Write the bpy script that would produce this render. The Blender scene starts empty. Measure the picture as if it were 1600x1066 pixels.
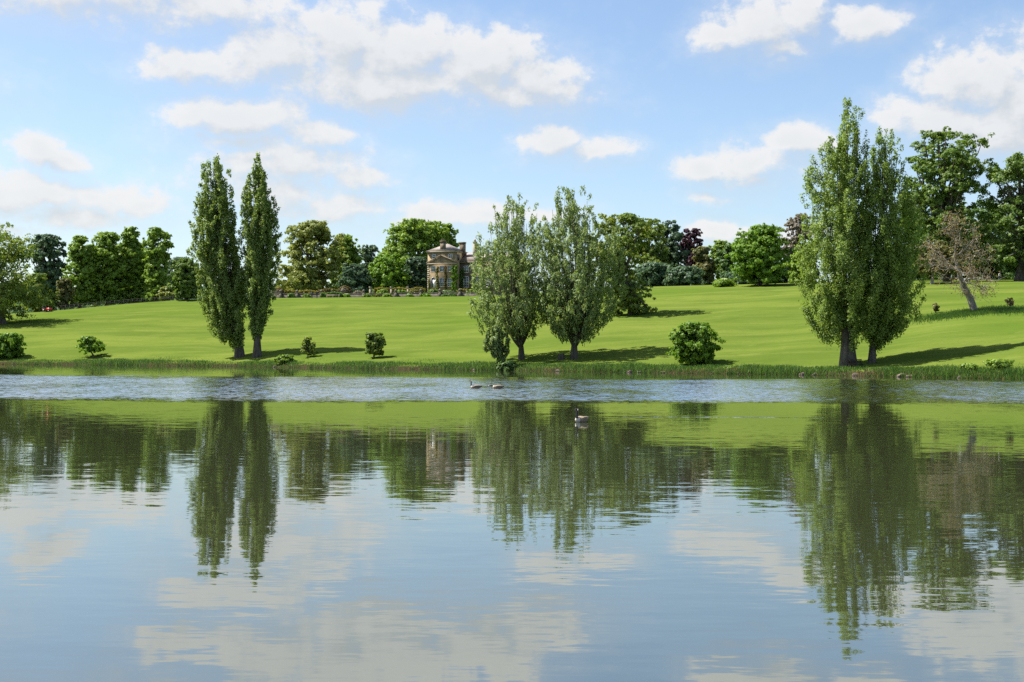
import bpy, bmesh, math, random
import numpy as np
from mathutils import Vector, Matrix
R = math.radians
rng = np.random.default_rng(7)
random.seed(7)
scn = bpy.context.scene
C = scn.collection

# ------------------------------------------------------------------ camera
F = 2000.0                        # focal length in photo pixels (photo 1600 wide)
CAM_H = 2.2
PITCH = math.atan(20.5 / F)
ROLL = math.atan(7.0 / 1600)
cam_d = bpy.data.cameras.new('camera')
cam_d.sensor_width = 36
cam_d.lens = 36 * F / 1600
cam_d.clip_start = 0.2
cam_d.clip_end = 9000
cam = bpy.data.objects.new('camera', cam_d)
C.objects.link(cam)
fwd = Vector((0, math.cos(PITCH), math.sin(PITCH)))
right = Vector((math.cos(ROLL), 0, math.sin(ROLL)))
right = (right - fwd * right.dot(fwd)).normalized()
up = right.cross(fwd).normalized()
M = Matrix((right, up, -fwd)).transposed().to_4x4()
M.translation = (0, 0, CAM_H)
cam.matrix_world = M
scn.camera = cam

# ------------------------------------------------------------------ sun, exposure
SUN_TO = Vector((-0.92, 0.16, 1.42)).normalized()
sd = bpy.data.lights.new('sun', 'SUN')
sd.energy = 4.0
sd.angle = R(0.53)
sd.color = (1.0, 0.94, 0.84)
so = bpy.data.objects.new('sun', sd)
so.rotation_euler = (-SUN_TO).to_track_quat('-Z', 'Y').to_euler()
so.location = (0, 0, 120)
C.objects.link(so)
scn.view_settings.view_transform = 'Standard'
scn.view_settings.look = 'None'
scn.view_settings.exposure = 1.45
scn.view_settings.gamma = 1
scn.view_settings.use_curve_mapping = False
scn.cycles.use_denoising = False
scn.cycles.max_bounces = 6
scn.cycles.diffuse_bounces = 3
scn.cycles.glossy_bounces = 3
scn.cycles.transmission_bounces = 3
scn.cycles.caustics_reflective = False
scn.cycles.caustics_refractive = False
scn.cycles.sample_clamp_indirect = 6


def px_dir(px, py):
    return right * ((px - 800) / F) + up * ((533 - py) / F) + fwd


def at(px, py, D):
    """point seen at photo pixel (px, py), D metres away along +Y"""
    d = px_dir(px, py)
    return Vector((0, 0, CAM_H)) + d * (D / d.y)


# ------------------------------------------------------------------ node helpers
class NT:
    def __init__(s, tree):
        s.t = tree

    def n(s, kind, **kw):
        nd = s.t.nodes.new(kind)
        for k, v in kw.items():
            setattr(nd, k, v)
        return nd

    def l(s, a, b):
        s.t.links.new(a, b)

    def put(s, sock, v):
        if isinstance(v, bpy.types.NodeSocket):
            s.l(v, sock)
        else:
            sock.default_value = v

    def math(s, op, a, b=0.0, c=None, clamp=False):
        nd = s.n('ShaderNodeMath', operation=op)
        nd.use_clamp = clamp
        s.put(nd.inputs[0], a)
        s.put(nd.inputs[1], b)
        if c is not None:
            s.put(nd.inputs[2], c)
        return nd.outputs[0]

    def vmath(s, op, a, b=(0, 0, 0)):
        nd = s.n('ShaderNodeVectorMath', operation=op)
        s.put(nd.inputs[0], a)
        s.put(nd.inputs[1], b)
        return nd.outputs['Value'] if op in ('LENGTH', 'DOT_PRODUCT') else nd.outputs[0]

    def mix(s, fac, a, b, blend='MIX'):
        nd = s.n('ShaderNodeMix', data_type='RGBA', blend_type=blend)
        s.put(nd.inputs[0], fac)
        s.put(nd.inputs[6], a if isinstance(a, bpy.types.NodeSocket) else (*a, 1))
        s.put(nd.inputs[7], b if isinstance(b, bpy.types.NodeSocket) else (*b, 1))
        return nd.outputs[2]

    def noise(s, vec, scale, detail=2.0, rough=0.5, out='Fac'):
        nd = s.n('ShaderNodeTexNoise')
        if vec is not None:
            s.l(vec, nd.inputs['Vector'])
        nd.inputs['Scale'].default_value = scale
        nd.inputs['Detail'].default_value = detail
        nd.inputs['Roughness'].default_value = rough
        return nd.outputs[out]

    def smooth(s, v, lo, hi, a=0.0, b=1.0):
        nd = s.n('ShaderNodeMapRange', interpolation_type='SMOOTHSTEP')
        s.put(nd.inputs[0], v)
        for i, x in enumerate((lo, hi, a, b)):
            s.put(nd.inputs[i + 1], x)
        return nd.outputs[0]

    def lin(s, v, lo, hi, a=0.0, b=1.0):
        nd = s.n('ShaderNodeMapRange')
        nd.clamp = True
        s.put(nd.inputs[0], v)
        for i, x in enumerate((lo, hi, a, b)):
            s.put(nd.inputs[i + 1], x)
        return nd.outputs[0]


# ------------------------------------------------------------------ sky with cumulus
SKY_STRENGTH = 0.068
CLOUDS = [  # photo pixels: cx, cy, rx, ry, weight
    (120, -12, 300, 48, 1), (330, 2, 120, 40, 1), (470, 45, 90, 40, .62),
    (320, 96, 120, 32, .95), (430, 82, 115, 50, 1.2), (545, 62, 120, 56, 1.2), (640, 85, 130, 60, 1.2),
    (740, 108, 130, 62, 1.2), (830, 130, 100, 54, 1), (885, 140, 55, 40, .9), (600, 128, 220, 48, 1.2), (780, 150, 150, 36, .9),
    (775, 45, 26, 22, .7),
    (308, 182, 72, 34, 1), (390, 184, 120, 40, 1.15), (485, 205, 85, 32, .95), (400, 222, 130, 26, .8),
    (470, 262, 125, 46, .9), (548, 288, 52, 26, .95), (440, 300, 140, 50, .8), (520, 330, 95, 26, .85), (400, 262, 90, 40, .8),
    (45, 238, 48, 24, 1), (95, 250, 60, 18, .8),
    (60, 302, 95, 30, 1), (155, 303, 100, 30, 1), (225, 320, 60, 24, 1), (110, 332, 150, 26, .9), (-20, 312, 90, 40, 1.1),
    (858, 222, 52, 27, 1), (922, 232, 60, 20, .8),
    (1190, 40, 85, 42, 1), (1125, 52, 50, 20, .9), (1248, 32, 50, 40, 1), (1205, 78, 55, 20, .8), (1208, 95, 28, 14, .6),
    (1350, 45, 70, 30, 1),
    (1540, 130, 95, 58, 1.25), (1620, 150, 110, 85, 1.25), (1480, 194, 120, 36, 1.15), (1400, 196, 52, 24, .9), (1580, 205, 120, 48, 1.2),
    (1108, 263, 66, 24, 1), (1190, 256, 95, 36, .95), (1250, 226, 48, 24, 1), (1190, 282, 80, 16, .6),
    (680, 342, 90, 24, .85), (752, 346, 75, 26, .85), (640, 358, 75, 16, .7), (850, 340, 60, 18, .6),
    (1128, 364, 60, 22, .9), (1110, 308, 44, 12, .6), (20, 352, 90, 16, .6), (-150, 120, 120, 50, 1), (1800, 320, 160, 40, 1), (1250, 370, 70, 14, .5),
]


def make_world():
    w = bpy.data.worlds.new('World')
    scn.world = w
    w.use_nodes = True
    w.node_tree.nodes.clear()
    # group: direction coordinates (azimuth, elevation) -> cloud density
    g = bpy.data.node_groups.new('cloud_density', 'ShaderNodeTree')
    g.interface.new_socket('P', in_out='INPUT', socket_type='NodeSocketVector')
    g.interface.new_socket('Density', in_out='OUTPUT', socket_type='NodeSocketFloat')
    k = NT(g)
    gi = k.n('NodeGroupInput')
    go = k.n('NodeGroupOutput')
    P = gi.outputs[0]
    wn = k.noise(P, 11.0, 4.0, 0.55, 'Color')
    wv = k.vmath('MULTIPLY', k.vmath('SUBTRACT', wn, (.5, .5, .5)), (0.075, 0.04, 0))
    Q = k.vmath('ADD', P, wv)
    acc = None
    for cx, cy, rx, ry, wt in CLOUDS:
        d = px_dir(cx, cy)
        az = math.atan2(d.x, d.y)
        el = math.asin(d.normalized().z)
        v = k.vmath('SUBTRACT', Q, (az, el, 0))
        v = k.vmath('MULTIPLY', v, (F / rx / 1.14, F / ry / 1.3, 0))
        sp = k.n('ShaderNodeSeparateXYZ')
        k.l(v, sp.inputs[0])
        yb = k.math('MAXIMUM', sp.outputs[1], k.math('MULTIPLY', sp.outputs[1], -1.05))
        ln = k.math('SQRT', k.math('MULTIPLY_ADD', sp.outputs[0], sp.outputs[0], k.math('MULTIPLY', yb, yb)))
        e = k.math('MULTIPLY_ADD', ln, -wt, wt)
        acc = e if acc is None else k.math('SMOOTH_MAX', acc, e, 0.12)
    acc = k.math('MAXIMUM', acc, -0.6)
    sx = k.n('ShaderNodeSeparateXYZ')
    k.l(P, sx.inputs[0])
    gen = k.noise(k.vmath('MULTIPLY', P, (1.0, 2.2, 1)), 4.2, 3.0, 0.5)
    gen = k.math('MULTIPLY_ADD', gen, 6.0, -3.35)
    aaz = k.math('ABSOLUTE', sx.outputs[0])
    out = k.math('MAXIMUM', k.smooth(aaz, 0.44, 0.56), k.smooth(sx.outputs[1], 0.29, 0.36))
    gen = k.math('MULTIPLY_ADD', k.math('SUBTRACT', 1.0, out), -1.6, gen)
    gen = k.math('MINIMUM', gen, 0.7)
    acc = k.math('MAXIMUM', acc, gen)
    f1 = k.noise(k.vmath('MULTIPLY', P, (1, 1.35, 1)), 24.0, 9.0, 0.62)
    den = k.math('MULTIPLY_ADD', k.math('SUBTRACT', f1, 0.5), 1.2, acc)
    f2 = k.noise(k.vmath('MULTIPLY', P, (1, 1.2, 1)), 78.0, 6.0, 0.6)
    den = k.math('MULTIPLY_ADD', k.math('SUBTRACT', f2, 0.5), 0.75, den)
    k.l(den, go.inputs[0])

    t = NT(w.node_tree)
    tc = t.n('ShaderNodeTexCoord')
    dirv = tc.outputs['Generated']
    s3 = t.n('ShaderNodeSeparateXYZ')
    t.l(dirv, s3.inputs[0])
    az = t.math('ARCTAN2', s3.outputs[0], s3.outputs[1])
    el = t.math('ARCSINE', s3.outputs[2])
    cb = t.n('ShaderNodeCombineXYZ')
    t.l(az, cb.inputs[0])
    t.l(el, cb.inputs[1])
    g1 = t.n('ShaderNodeGroup')
    g1.node_tree = g
    t.l(cb.outputs[0], g1.inputs[0])
    g2 = t.n('ShaderNodeGroup')
    g2.node_tree = g
    t.l(t.vmath('ADD', cb.outputs[0], (-0.007, 0.013, 0)), g2.inputs[0])
    d1, d2 = g1.outputs[0], g2.outputs[0]
    grad = t.math('SUBTRACT', d1, d2)
    hi = t.lin(grad, -0.3, 0.5, 1.1, 0.42)
    alpha = t.smooth(d1, -0.15, hi)
    alpha = t.math('MAXIMUM', alpha, t.math('MULTIPLY', t.smooth(d1, -.7, .5), .30))
    alpha = t.math('MULTIPLY', alpha, t.smooth(s3.outputs[2], 0.0, 0.06))
    alpha = t.math('MULTIPLY', alpha, 0.92)
    sh = t.smooth(grad, -0.45, 0.42)
    thick = t.smooth(d1, 0.3, 1.15)
    sh = t.math('SUBTRACT', sh, t.math('MULTIPLY', thick, 0.26), clamp=True)
    K = 1 / SKY_STRENGTH
    ccol = t.mix(sh, (.245 * K, .258 * K, .272 * K), (.332 * K, .331 * K, .330 * K))
    sky = t.n('ShaderNodeTexSky')
    sky.sky_type = 'NISHITA'
    sky.sun_disc = False
    sky.sun_elevation = math.asin(SUN_TO.z)
    sky.sun_rotation = math.atan2(SUN_TO.x, SUN_TO.y)
    sky.altitude = 60
    sky.air_density = 1.0
    sky.dust_density = 1.1
    sky.ozone_density = 2.4
    skyc = sky.outputs[0]
    final = t.mix(alpha, skyc, ccol)
    bg = t.n('ShaderNodeBackground')
    bg.inputs[1].default_value = SKY_STRENGTH
    t.l(final, bg.inputs[0])
    ow = t.n('ShaderNodeOutputWorld')
    t.l(bg.outputs[0], ow.inputs[0])
    w.cycles.sampling_method = 'MANUAL'
    w.cycles.sample_map_resolution = 512


make_world()

# ------------------------------------------------------------------ materials
MATS = {}


def new_mat(name):
    m = bpy.data.materials.new(name)
    m.use_nodes = True
    m.node_tree.nodes.clear()
    k = NT(m.node_tree)
    out = k.n('ShaderNodeOutputMaterial')
    MATS[name] = m
    return m, k, out


def plain(name, c1, c2, scale=3.0, rough=0.8, bump=0.0, bscale=20, spec=0.3, stretch=(1, 1, 1)):
    m, k, out = new_mat(name)
    tc = k.n('ShaderNodeTexCoord')
    v = k.vmath('MULTIPLY', tc.outputs['Object'], stretch)
    col = k.mix(k.smooth(k.noise(v, scale, 5.0, 0.6), 0.3, 0.7), c1, c2)
    b = k.n('ShaderNodeBsdfPrincipled')
    k.l(col, b.inputs['Base Color'])
    b.inputs['Roughness'].default_value = rough
    b.inputs['Specular IOR Level'].default_value = spec
    if bump:
        bn = k.n('ShaderNodeBump')
        bn.inputs['Strength'].default_value = bump
        bn.inputs['Distance'].default_value = 0.05
        k.l(k.noise(v, bscale, 4.0, 0.6), bn.inputs['Height'])
        k.l(bn.outputs[0], b.inputs['Normal'])
    k.l(b.outputs[0], out.inputs[0])
    return m


def leaf_mat(name, a, b, c=None, trans=0.5, big=0.22):
    """leaf colours a..b per leaf, c in larger drifts"""
    m, k, out = new_mat(name)
    c = c or b
    ge = k.n('ShaderNodeNewGeometry')
    tc = k.n('ShaderNodeTexCoord')
    oi = k.n('ShaderNodeObjectInfo')
    col = k.mix(ge.outputs['Random Per Island'], a, b)
    off = k.vmath('ADD', tc.outputs['Object'], oi.outputs['Location'])
    nz = k.smooth(k.noise(off, big, 3.0, 0.6), 0.42, 0.68)
    col = k.mix(k.math('MULTIPLY', nz, 0.75), col, c)
    d = k.n('ShaderNodeBsdfDiffuse')
    k.l(col, d.inputs[0])
    tr = k.n('ShaderNodeBsdfTranslucent')
    k.l(k.mix(0.5, col, (1.25, 1.2, .5), 'MULTIPLY'), tr.inputs[0])
    mx = k.n('ShaderNodeMixShader')
    mx.inputs[0].default_value = trans
    k.l(d.outputs[0], mx.inputs[1])
    k.l(tr.outputs[0], mx.inputs[2])
    gl = k.n('ShaderNodeBsdfGlossy')
    gl.inputs['Roughness'].default_value = 0.5
    gl.inputs[0].default_value = (.8, .85, .8, 1)
    m2 = k.n('ShaderNodeMixShader')
    m2.inputs[0].default_value = 0.025
    k.l(mx.outputs[0], m2.inputs[1])
    k.l(gl.outputs[0], m2.inputs[2])
    k.l(m2.outputs[0], out.inputs[0])
    return m


leaf_mat('poplar', (0.133, 0.216, 0.049), (0.281, 0.368, 0.085), (0.202, 0.274, 0.056))
leaf_mat('poplar_bright', (0.130, 0.214, 0.042), (0.280, 0.375, 0.073), (0.212, 0.310, 0.050))
leaf_mat('grey_poplar', (0.145, 0.221, 0.066), (0.266, 0.342, 0.122), (0.230, 0.309, 0.094))
leaf_mat('lime', (0.143, 0.248, 0.032), (0.287, 0.409, 0.059), (0.243, 0.366, 0.045))
leaf_mat('maple', (0.106, 0.213, 0.019), (0.200, 0.336, 0.031), (0.177, 0.311, 0.023))
leaf_mat('oak', (0.090, 0.163, 0.029), (0.181, 0.264, 0.048), (0.165, 0.270, 0.037))
leaf_mat('oak_light', (0.114, 0.189, 0.028), (0.199, 0.270, 0.048), (0.228, 0.270, 0.041))
leaf_mat('dark', (0.071, 0.145, 0.043), (0.133, 0.224, 0.055), (0.118, 0.200, 0.046))
leaf_mat('blue_dark', (0.050, 0.109, 0.059), (0.104, 0.174, 0.088), (0.136, 0.208, 0.125))
leaf_mat('pale', (0.188, 0.234, 0.055), (0.307, 0.347, 0.091), (0.277, 0.300, 0.075))
leaf_mat('olive', (0.119, 0.140, 0.043), (0.208, 0.216, 0.068), (0.218, 0.197, 0.068))
leaf_mat('copper', (0.048, 0.023, 0.043), (0.098, 0.043, 0.069), (0.073, 0.035, 0.056))
leaf_mat('blossom', (0.150, 0.143, 0.113), (0.300, 0.247, 0.210), (0.127, 0.143, 0.090))
leaf_mat('brown', (.19, .135, .062), (.31, .22, .105), (.20, .17, .07), trans=.35)
leaf_mat('hedge_gold', (0.148, 0.149, 0.028), (0.248, 0.219, 0.041), (0.182, 0.156, 0.041))
leaf_mat('hedge_brown', (0.099, 0.086, 0.034), (0.198, 0.149, 0.048), (0.132, 0.125, 0.034))
leaf_mat('reed', (.034, .085, .012), (.120, .230, .040), (.110, .185, .040), big=.55)
leaf_mat('reed_dead', (.150, .110, .060), (.260, .200, .120), (.09, .08, .04), big=.5)
leaf_mat('far_leaf_haze', (0.084, 0.155, 0.091), (0.147, 0.216, 0.126), (0.115, 0.175, 0.112))  # blue tint painted into the leaf colour in place of distance haze
plain('bark_dark', (.050, .044, .035), (.125, .110, .088), 2.5, .9, .6, 8, .1, (1, 1, .3))
plain('bark_grey', (.15, .135, .115), (.29, .265, .23), 2.0, .9, .6, 8, .1, (1, 1, .3))
plain('stone', (0.2, 0.15, 0.085), (0.33, 0.255, 0.155), .9, .9, .4, 9, .2)
plain('stone_dark', (0.11, 0.088, 0.06), (0.21, 0.17, 0.12), 1.2, .9, .4, 9, .2)
plain('stone_pale', (0.25, 0.21, 0.15), (0.36, 0.31, 0.24), 1.2, .9, .3, 9, .2)
plain('wall_stone', (0.09, 0.085, 0.065), (0.18, 0.16, 0.13), 1.4, .95, .5, 6, .1)
plain('slate', (0.2, 0.165, 0.15), (0.29, 0.25, 0.225), 1.1, .6, .3, 6, .4, (1, 1, 3))
plain('slate_dark', (.08, .08, .085), (.15, .145, .14), 1.1, .6, .3, 6, .4)
plain('white_paint', (.72, .72, .70), (.82, .82, .80), 4, .5)
plain('shade_cloth', (.03, .035, .04), (.06, .065, .07), 4, .7)
plain('rock', (0.1, 0.078, 0.062), (0.2, 0.155, 0.13), 3, .9, .5, 10, .2)
plain('wood_dark', (.025, .02, .016), (.06, .05, .04), 4, .8, .2, 20, .2)
plain('iron', (.03, .032, .03), (.05, .05, .048), 4, .6)
plain('red_paint', (.42, .03, .02), (.5, .05, .03), 4, .4, 0, 20, .5)
plain('rubber', (.015, .015, .015), (.03, .03, .03), 4, .8)
plain('grey_paint', (.3, .3, .3), (.4, .4, .4), 4, .5)
plain('goose_body', (.20, .155, .105), (.36, .29, .21), 14, .8, .2, 30, .2, (1, 3, 1))
plain('goose_pale', (.5, .45, .38), (.66, .62, .56), 14, .8)
plain('goose_black', (.010, .010, .010), (.02, .02, .02), 8, .6)
plain('skin', (.42, .25, .17), (.48, .29, .2), 8, .6)
plain('hair', (.03, .02, .014), (.06, .04, .025), 8, .7)
plain('cloth_dark', (.02, .022, .03), (.04, .042, .05), 8, .9)
plain('cloth_blue', (.03, .05, .09), (.05, .07, .12), 8, .9)
plain('cloth_white', (.7, .7, .7), (.8, .8, .8), 8, .9)
plain('cloth_grey', (.16, .16, .16), (.24, .24, .24), 8, .9)


def glass_mat():
    m, k, out = new_mat('glass')
    b = k.n('ShaderNodeBsdfPrincipled')
    tc = k.n('ShaderNodeTexCoord')
    k.l(k.mix(k.noise(tc.outputs['Object'], 1.5), (.02, .025, .03), (.10, .12, .14)), b.inputs['Base Color'])
    b.inputs['Roughness'].default_value = 0.05
    b.inputs['Specular IOR Level'].default_value = 0.9
    k.l(b.outputs[0], out.inputs[0])


glass_mat()


def lawn_mat():
    m, k, out = new_mat('lawn')
    ge = k.n('ShaderNodeNewGeometry')
    p = ge.outputs['Position']
    # mower lines and drifts run along the slope contours
    rot = k.n('ShaderNodeVectorRotate')
    rot.rotation_type = 'Z_AXIS'
    rot.inputs['Angle'].default_value = R(20)
    k.l(p, rot.inputs['Vector'])
    v1 = k.vmath('MULTIPLY', rot.outputs[0], (0.03, 0.11, 0.11))
    v2 = k.vmath('MULTIPLY', rot.outputs[0], (0.09, 0.42, 0.42))
    n1 = k.noise(v1, 1.0, 3.0, 0.55)
    n2 = k.noise(v2, 1.0, 4.0, 0.6)
    n3 = k.noise(p, 0.02, 2.0, 0.5)
    n4 = k.noise(p, 2.2, 4.0, 0.7)
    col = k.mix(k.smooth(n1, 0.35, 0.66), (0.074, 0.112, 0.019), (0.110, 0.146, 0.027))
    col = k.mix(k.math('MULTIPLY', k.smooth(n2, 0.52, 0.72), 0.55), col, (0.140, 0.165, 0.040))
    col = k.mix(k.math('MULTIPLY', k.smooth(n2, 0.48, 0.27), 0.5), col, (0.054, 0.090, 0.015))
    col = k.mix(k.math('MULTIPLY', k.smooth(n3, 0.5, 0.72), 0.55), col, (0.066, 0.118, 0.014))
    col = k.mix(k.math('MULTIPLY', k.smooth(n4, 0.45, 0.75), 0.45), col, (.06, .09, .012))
    n5 = k.noise(p, 0.11, 4.0, 0.65)
    col = k.mix(k.math('MULTIPLY', k.smooth(n5, 0.52, 0.7), 0.5), col, (.058, .095, .014))  # darker green patches, partly soft cloud and tree shade put into the colour
    n6 = k.noise(p, 0.45, 4.0, 0.7)
    col = k.mix(k.math('MULTIPLY', k.smooth(n6, 0.58, 0.74), 0.5), col, (.135, .152, .042))
    sp = k.n('ShaderNodeSeparateXYZ')
    k.l(p, sp.inputs[0])
    bare = k.math('ADD', sp.outputs[2], k.math('MULTIPLY_ADD', n6, .5, -.25))
    col = k.mix(k.smooth(bare, .30, .62, 1, 0), col, (.040, .031, .019))
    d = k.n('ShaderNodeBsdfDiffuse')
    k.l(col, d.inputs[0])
    bn = k.n('ShaderNodeBump')
    bn.inputs['Strength'].default_value = 0.35
    bn.inputs['Distance'].default_value = 0.25
    k.l(k.noise(k.vmath('MULTIPLY', rot.outputs[0], (.3, 1, 1)), 0.8, 5.0, 0.65), bn.inputs['Height'])
    k.l(bn.outputs[0], d.inputs['Normal'])
    k.l(d.outputs[0], out.inputs[0])


lawn_mat()
plain('soil', (.045, .035, .02), (.09, .075, .045), .5, .95)


def water_mat():
    m, k, out = new_mat('water')
    ge = k.n('ShaderNodeNewGeometry')
    p = ge.outputs['Position']
    s = k.n('ShaderNodeSeparateXYZ')
    k.l(p, s.inputs[0])
    X, Y = s.outputs[0], s.outputs[1]
    # wind-ruffled belt between about 60 and 118 m out
    wob = k.math('MULTIPLY_ADD', k.noise(k.vmath('MULTIPLY', p, (.05, .12, 0)), 1.0, 3.0, .6), 2.0, -1.0)
    yy = k.math('MULTIPLY_ADD', wob, 5.0, Y)
    yfar = k.math('MULTIPLY_ADD', wob, 16.0, Y)
    far_edge = k.lin(X, -60, 60, 121, 112)
    dd = k.math('SUBTRACT', yfar, far_edge)
    band = k.math('MULTIPLY', k.smooth(yy, 57.0, 64.5), k.smooth(dd, -4, 4, 1, 0))
    patch = k.smooth(k.noise(k.vmath('MULTIPLY', p, (.12, .05, 0)), 1.0, 3.0, .6), .30, .55, .55, 1.0)
    band = k.math('MULTIPLY', band, patch)
    # old wake behind the near goose: a thin line of ripples
    wy = k.math('ABSOLUTE', k.math('SUBTRACT', Y, k.math('MULTIPLY_ADD', X, -0.045, 45.6)))
    wake = k.math('MULTIPLY', k.smooth(wy, .10, .42, 1, 0),
                  k.math('MULTIPLY', k.smooth(X, 2.9, 4.2), k.smooth(X, 9.5, 12.5, 1, 0)))
    # wave slopes
    def slope(vec, scale, detail, ax, ay):
        n = k.noise(vec, scale, detail, 0.6, 'Color')
        return k.vmath('MULTIPLY', k.vmath('SUBTRACT', n, (.5, .5, .5)), (ax, ay, 0))
    calm_gain = k.noise(k.vmath('MULTIPLY', p, (.03, .07, 0)), 1.0, 2.0, .5)
    calm_gain = k.smooth(calm_gain, .3, .7, .45, 1.5)
    s1 = slope(k.vmath('MULTIPLY', p, (.7, 3.2, 0)), 1.0, 3.0, .008, .024)
    s2 = slope(k.vmath('MULTIPLY', p, (2.6, 10.0, 0)), 1.0, 2.0, .008, .026)
    calm = k.vmath('MULTIPLY', k.vmath('ADD', s1, s2), (1, 1, 0))
    sc = k.n('ShaderNodeVectorMath', operation='SCALE')
    k.l(calm, sc.inputs[0])
    k.l(calm_gain, sc.inputs['Scale'])
    rough = slope(k.vmath('MULTIPLY', p, (1.1, 1.6, 0)), 1.0, 4.0, .75, 1.35)
    # only wavelet faces turned to the viewer are seen at this grazing angle
    hv = k.vmath('NORMALIZE', k.vmath('MULTIPLY', ge.outputs['Incoming'], (1, 1, 0)))
    fc = k.vmath('DOT_PRODUCT', rough, hv)
    hs = k.n('ShaderNodeVectorMath', operation='SCALE')
    k.l(hv, hs.inputs[0])
    k.l(k.math('SUBTRACT', k.math('ABSOLUTE', fc), fc), hs.inputs['Scale'])
    rough = k.vmath('ADD', rough, hs.outputs[0])
    sc2 = k.n('ShaderNodeVectorMath', operation='SCALE')
    k.l(rough, sc2.inputs[0])
    k.l(k.math('ADD', band, k.math('MULTIPLY', wake, .5)), sc2.inputs['Scale'])
    nrm = k.vmath('NORMALIZE', k.vmath('ADD', k.vmath('ADD', sc.outputs[0], sc2.outputs[0]), (0, 0, 1)))
    fr = k.n('ShaderNodeFresnel')
    fr.inputs['IOR'].default_value = 1.33
    k.l(nrm, fr.inputs['Normal'])
    fac = k.math('MULTIPLY_ADD', fr.outputs[0], 0.64, 0.31, clamp=True)
    fac = k.math('MAXIMUM', fac, k.math('MULTIPLY', band, .86))
    gl = k.n('ShaderNodeBsdfGlossy')
    gl.inputs['Roughness'].default_value = 0.016
    gl.inputs[0].default_value = (.95, .97, .96, 1)
    k.l(nrm, gl.inputs['Normal'])
    d = k.n('ShaderNodeBsdfDiffuse')
    d.inputs[0].default_value = (.032, .037, .017, 1)
    mx = k.n('ShaderNodeMixShader')
    k.l(fac, mx.inputs[0])
    k.l(d.outputs[0], mx.inputs[1])
    k.l(gl.outputs[0], mx.inputs[2])
    k.l(mx.outputs[0], out.inputs[0])


water_mat()

# ------------------------------------------------------------------ mesh helpers


def mesh_np(name, verts, quads=None, tris=None, mats=None, midx=None, smooth=False):
    me = bpy.data.meshes.new(name)
    verts = np.asarray(verts, dtype=np.float32)
    me.vertices.add(len(verts))
    me.vertices.foreach_set('co', verts.ravel())
    loops, starts, pos = [], [], 0
    if quads is not None and len(quads):
        q = np.asarray(quads, dtype=np.int32)
        loops.append(q.ravel())
        starts.append(pos + np.arange(len(q)) * 4)
        pos += q.size
    if tris is not None and len(tris):
        q = np.asarray(tris, dtype=np.int32)
        loops.append(q.ravel())
        starts.append(pos + np.arange(len(q)) * 3)
        pos += q.size
    loops = np.concatenate(loops)
    starts = np.concatenate(starts).astype(np.int32)
    me.loops.add(len(loops))
    me.loops.foreach_set('vertex_index', loops)
    me.polygons.add(len(starts))
    me.polygons.foreach_set('loop_start', starts)
    if midx is not None:
        me.polygons.foreach_set('material_index', np.asarray(midx, dtype=np.int32))
    if smooth:
        me.polygons.foreach_set('use_smooth', np.ones(len(starts), dtype=bool))
    me.update(calc_edges=True)
    me.validate()
    for m in (mats or []):
        me.materials.append(MATS[m] if isinstance(m, str) else m)
    return me


def link(name, me, parent=None, loc=None, **props):
    o = bpy.data.objects.new(name, me)
    C.objects.link(o)
    if parent is not None:
        o.parent = parent
    if loc is not None:
        o.location = loc
    for k_, v in props.items():
        if v:
            o[k_] = v
    return o


def thing(name, label, category, loc, rz=0.0, group=None):
    o = bpy.data.objects.new(name, None)
    o.empty_display_size = 0.3
    C.objects.link(o)
    o.location = loc
    o.rotation_euler = (0, 0, rz)
    o['label'] = label
    o['category'] = category
    if group:
        o['group'] = group
    return o


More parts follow.
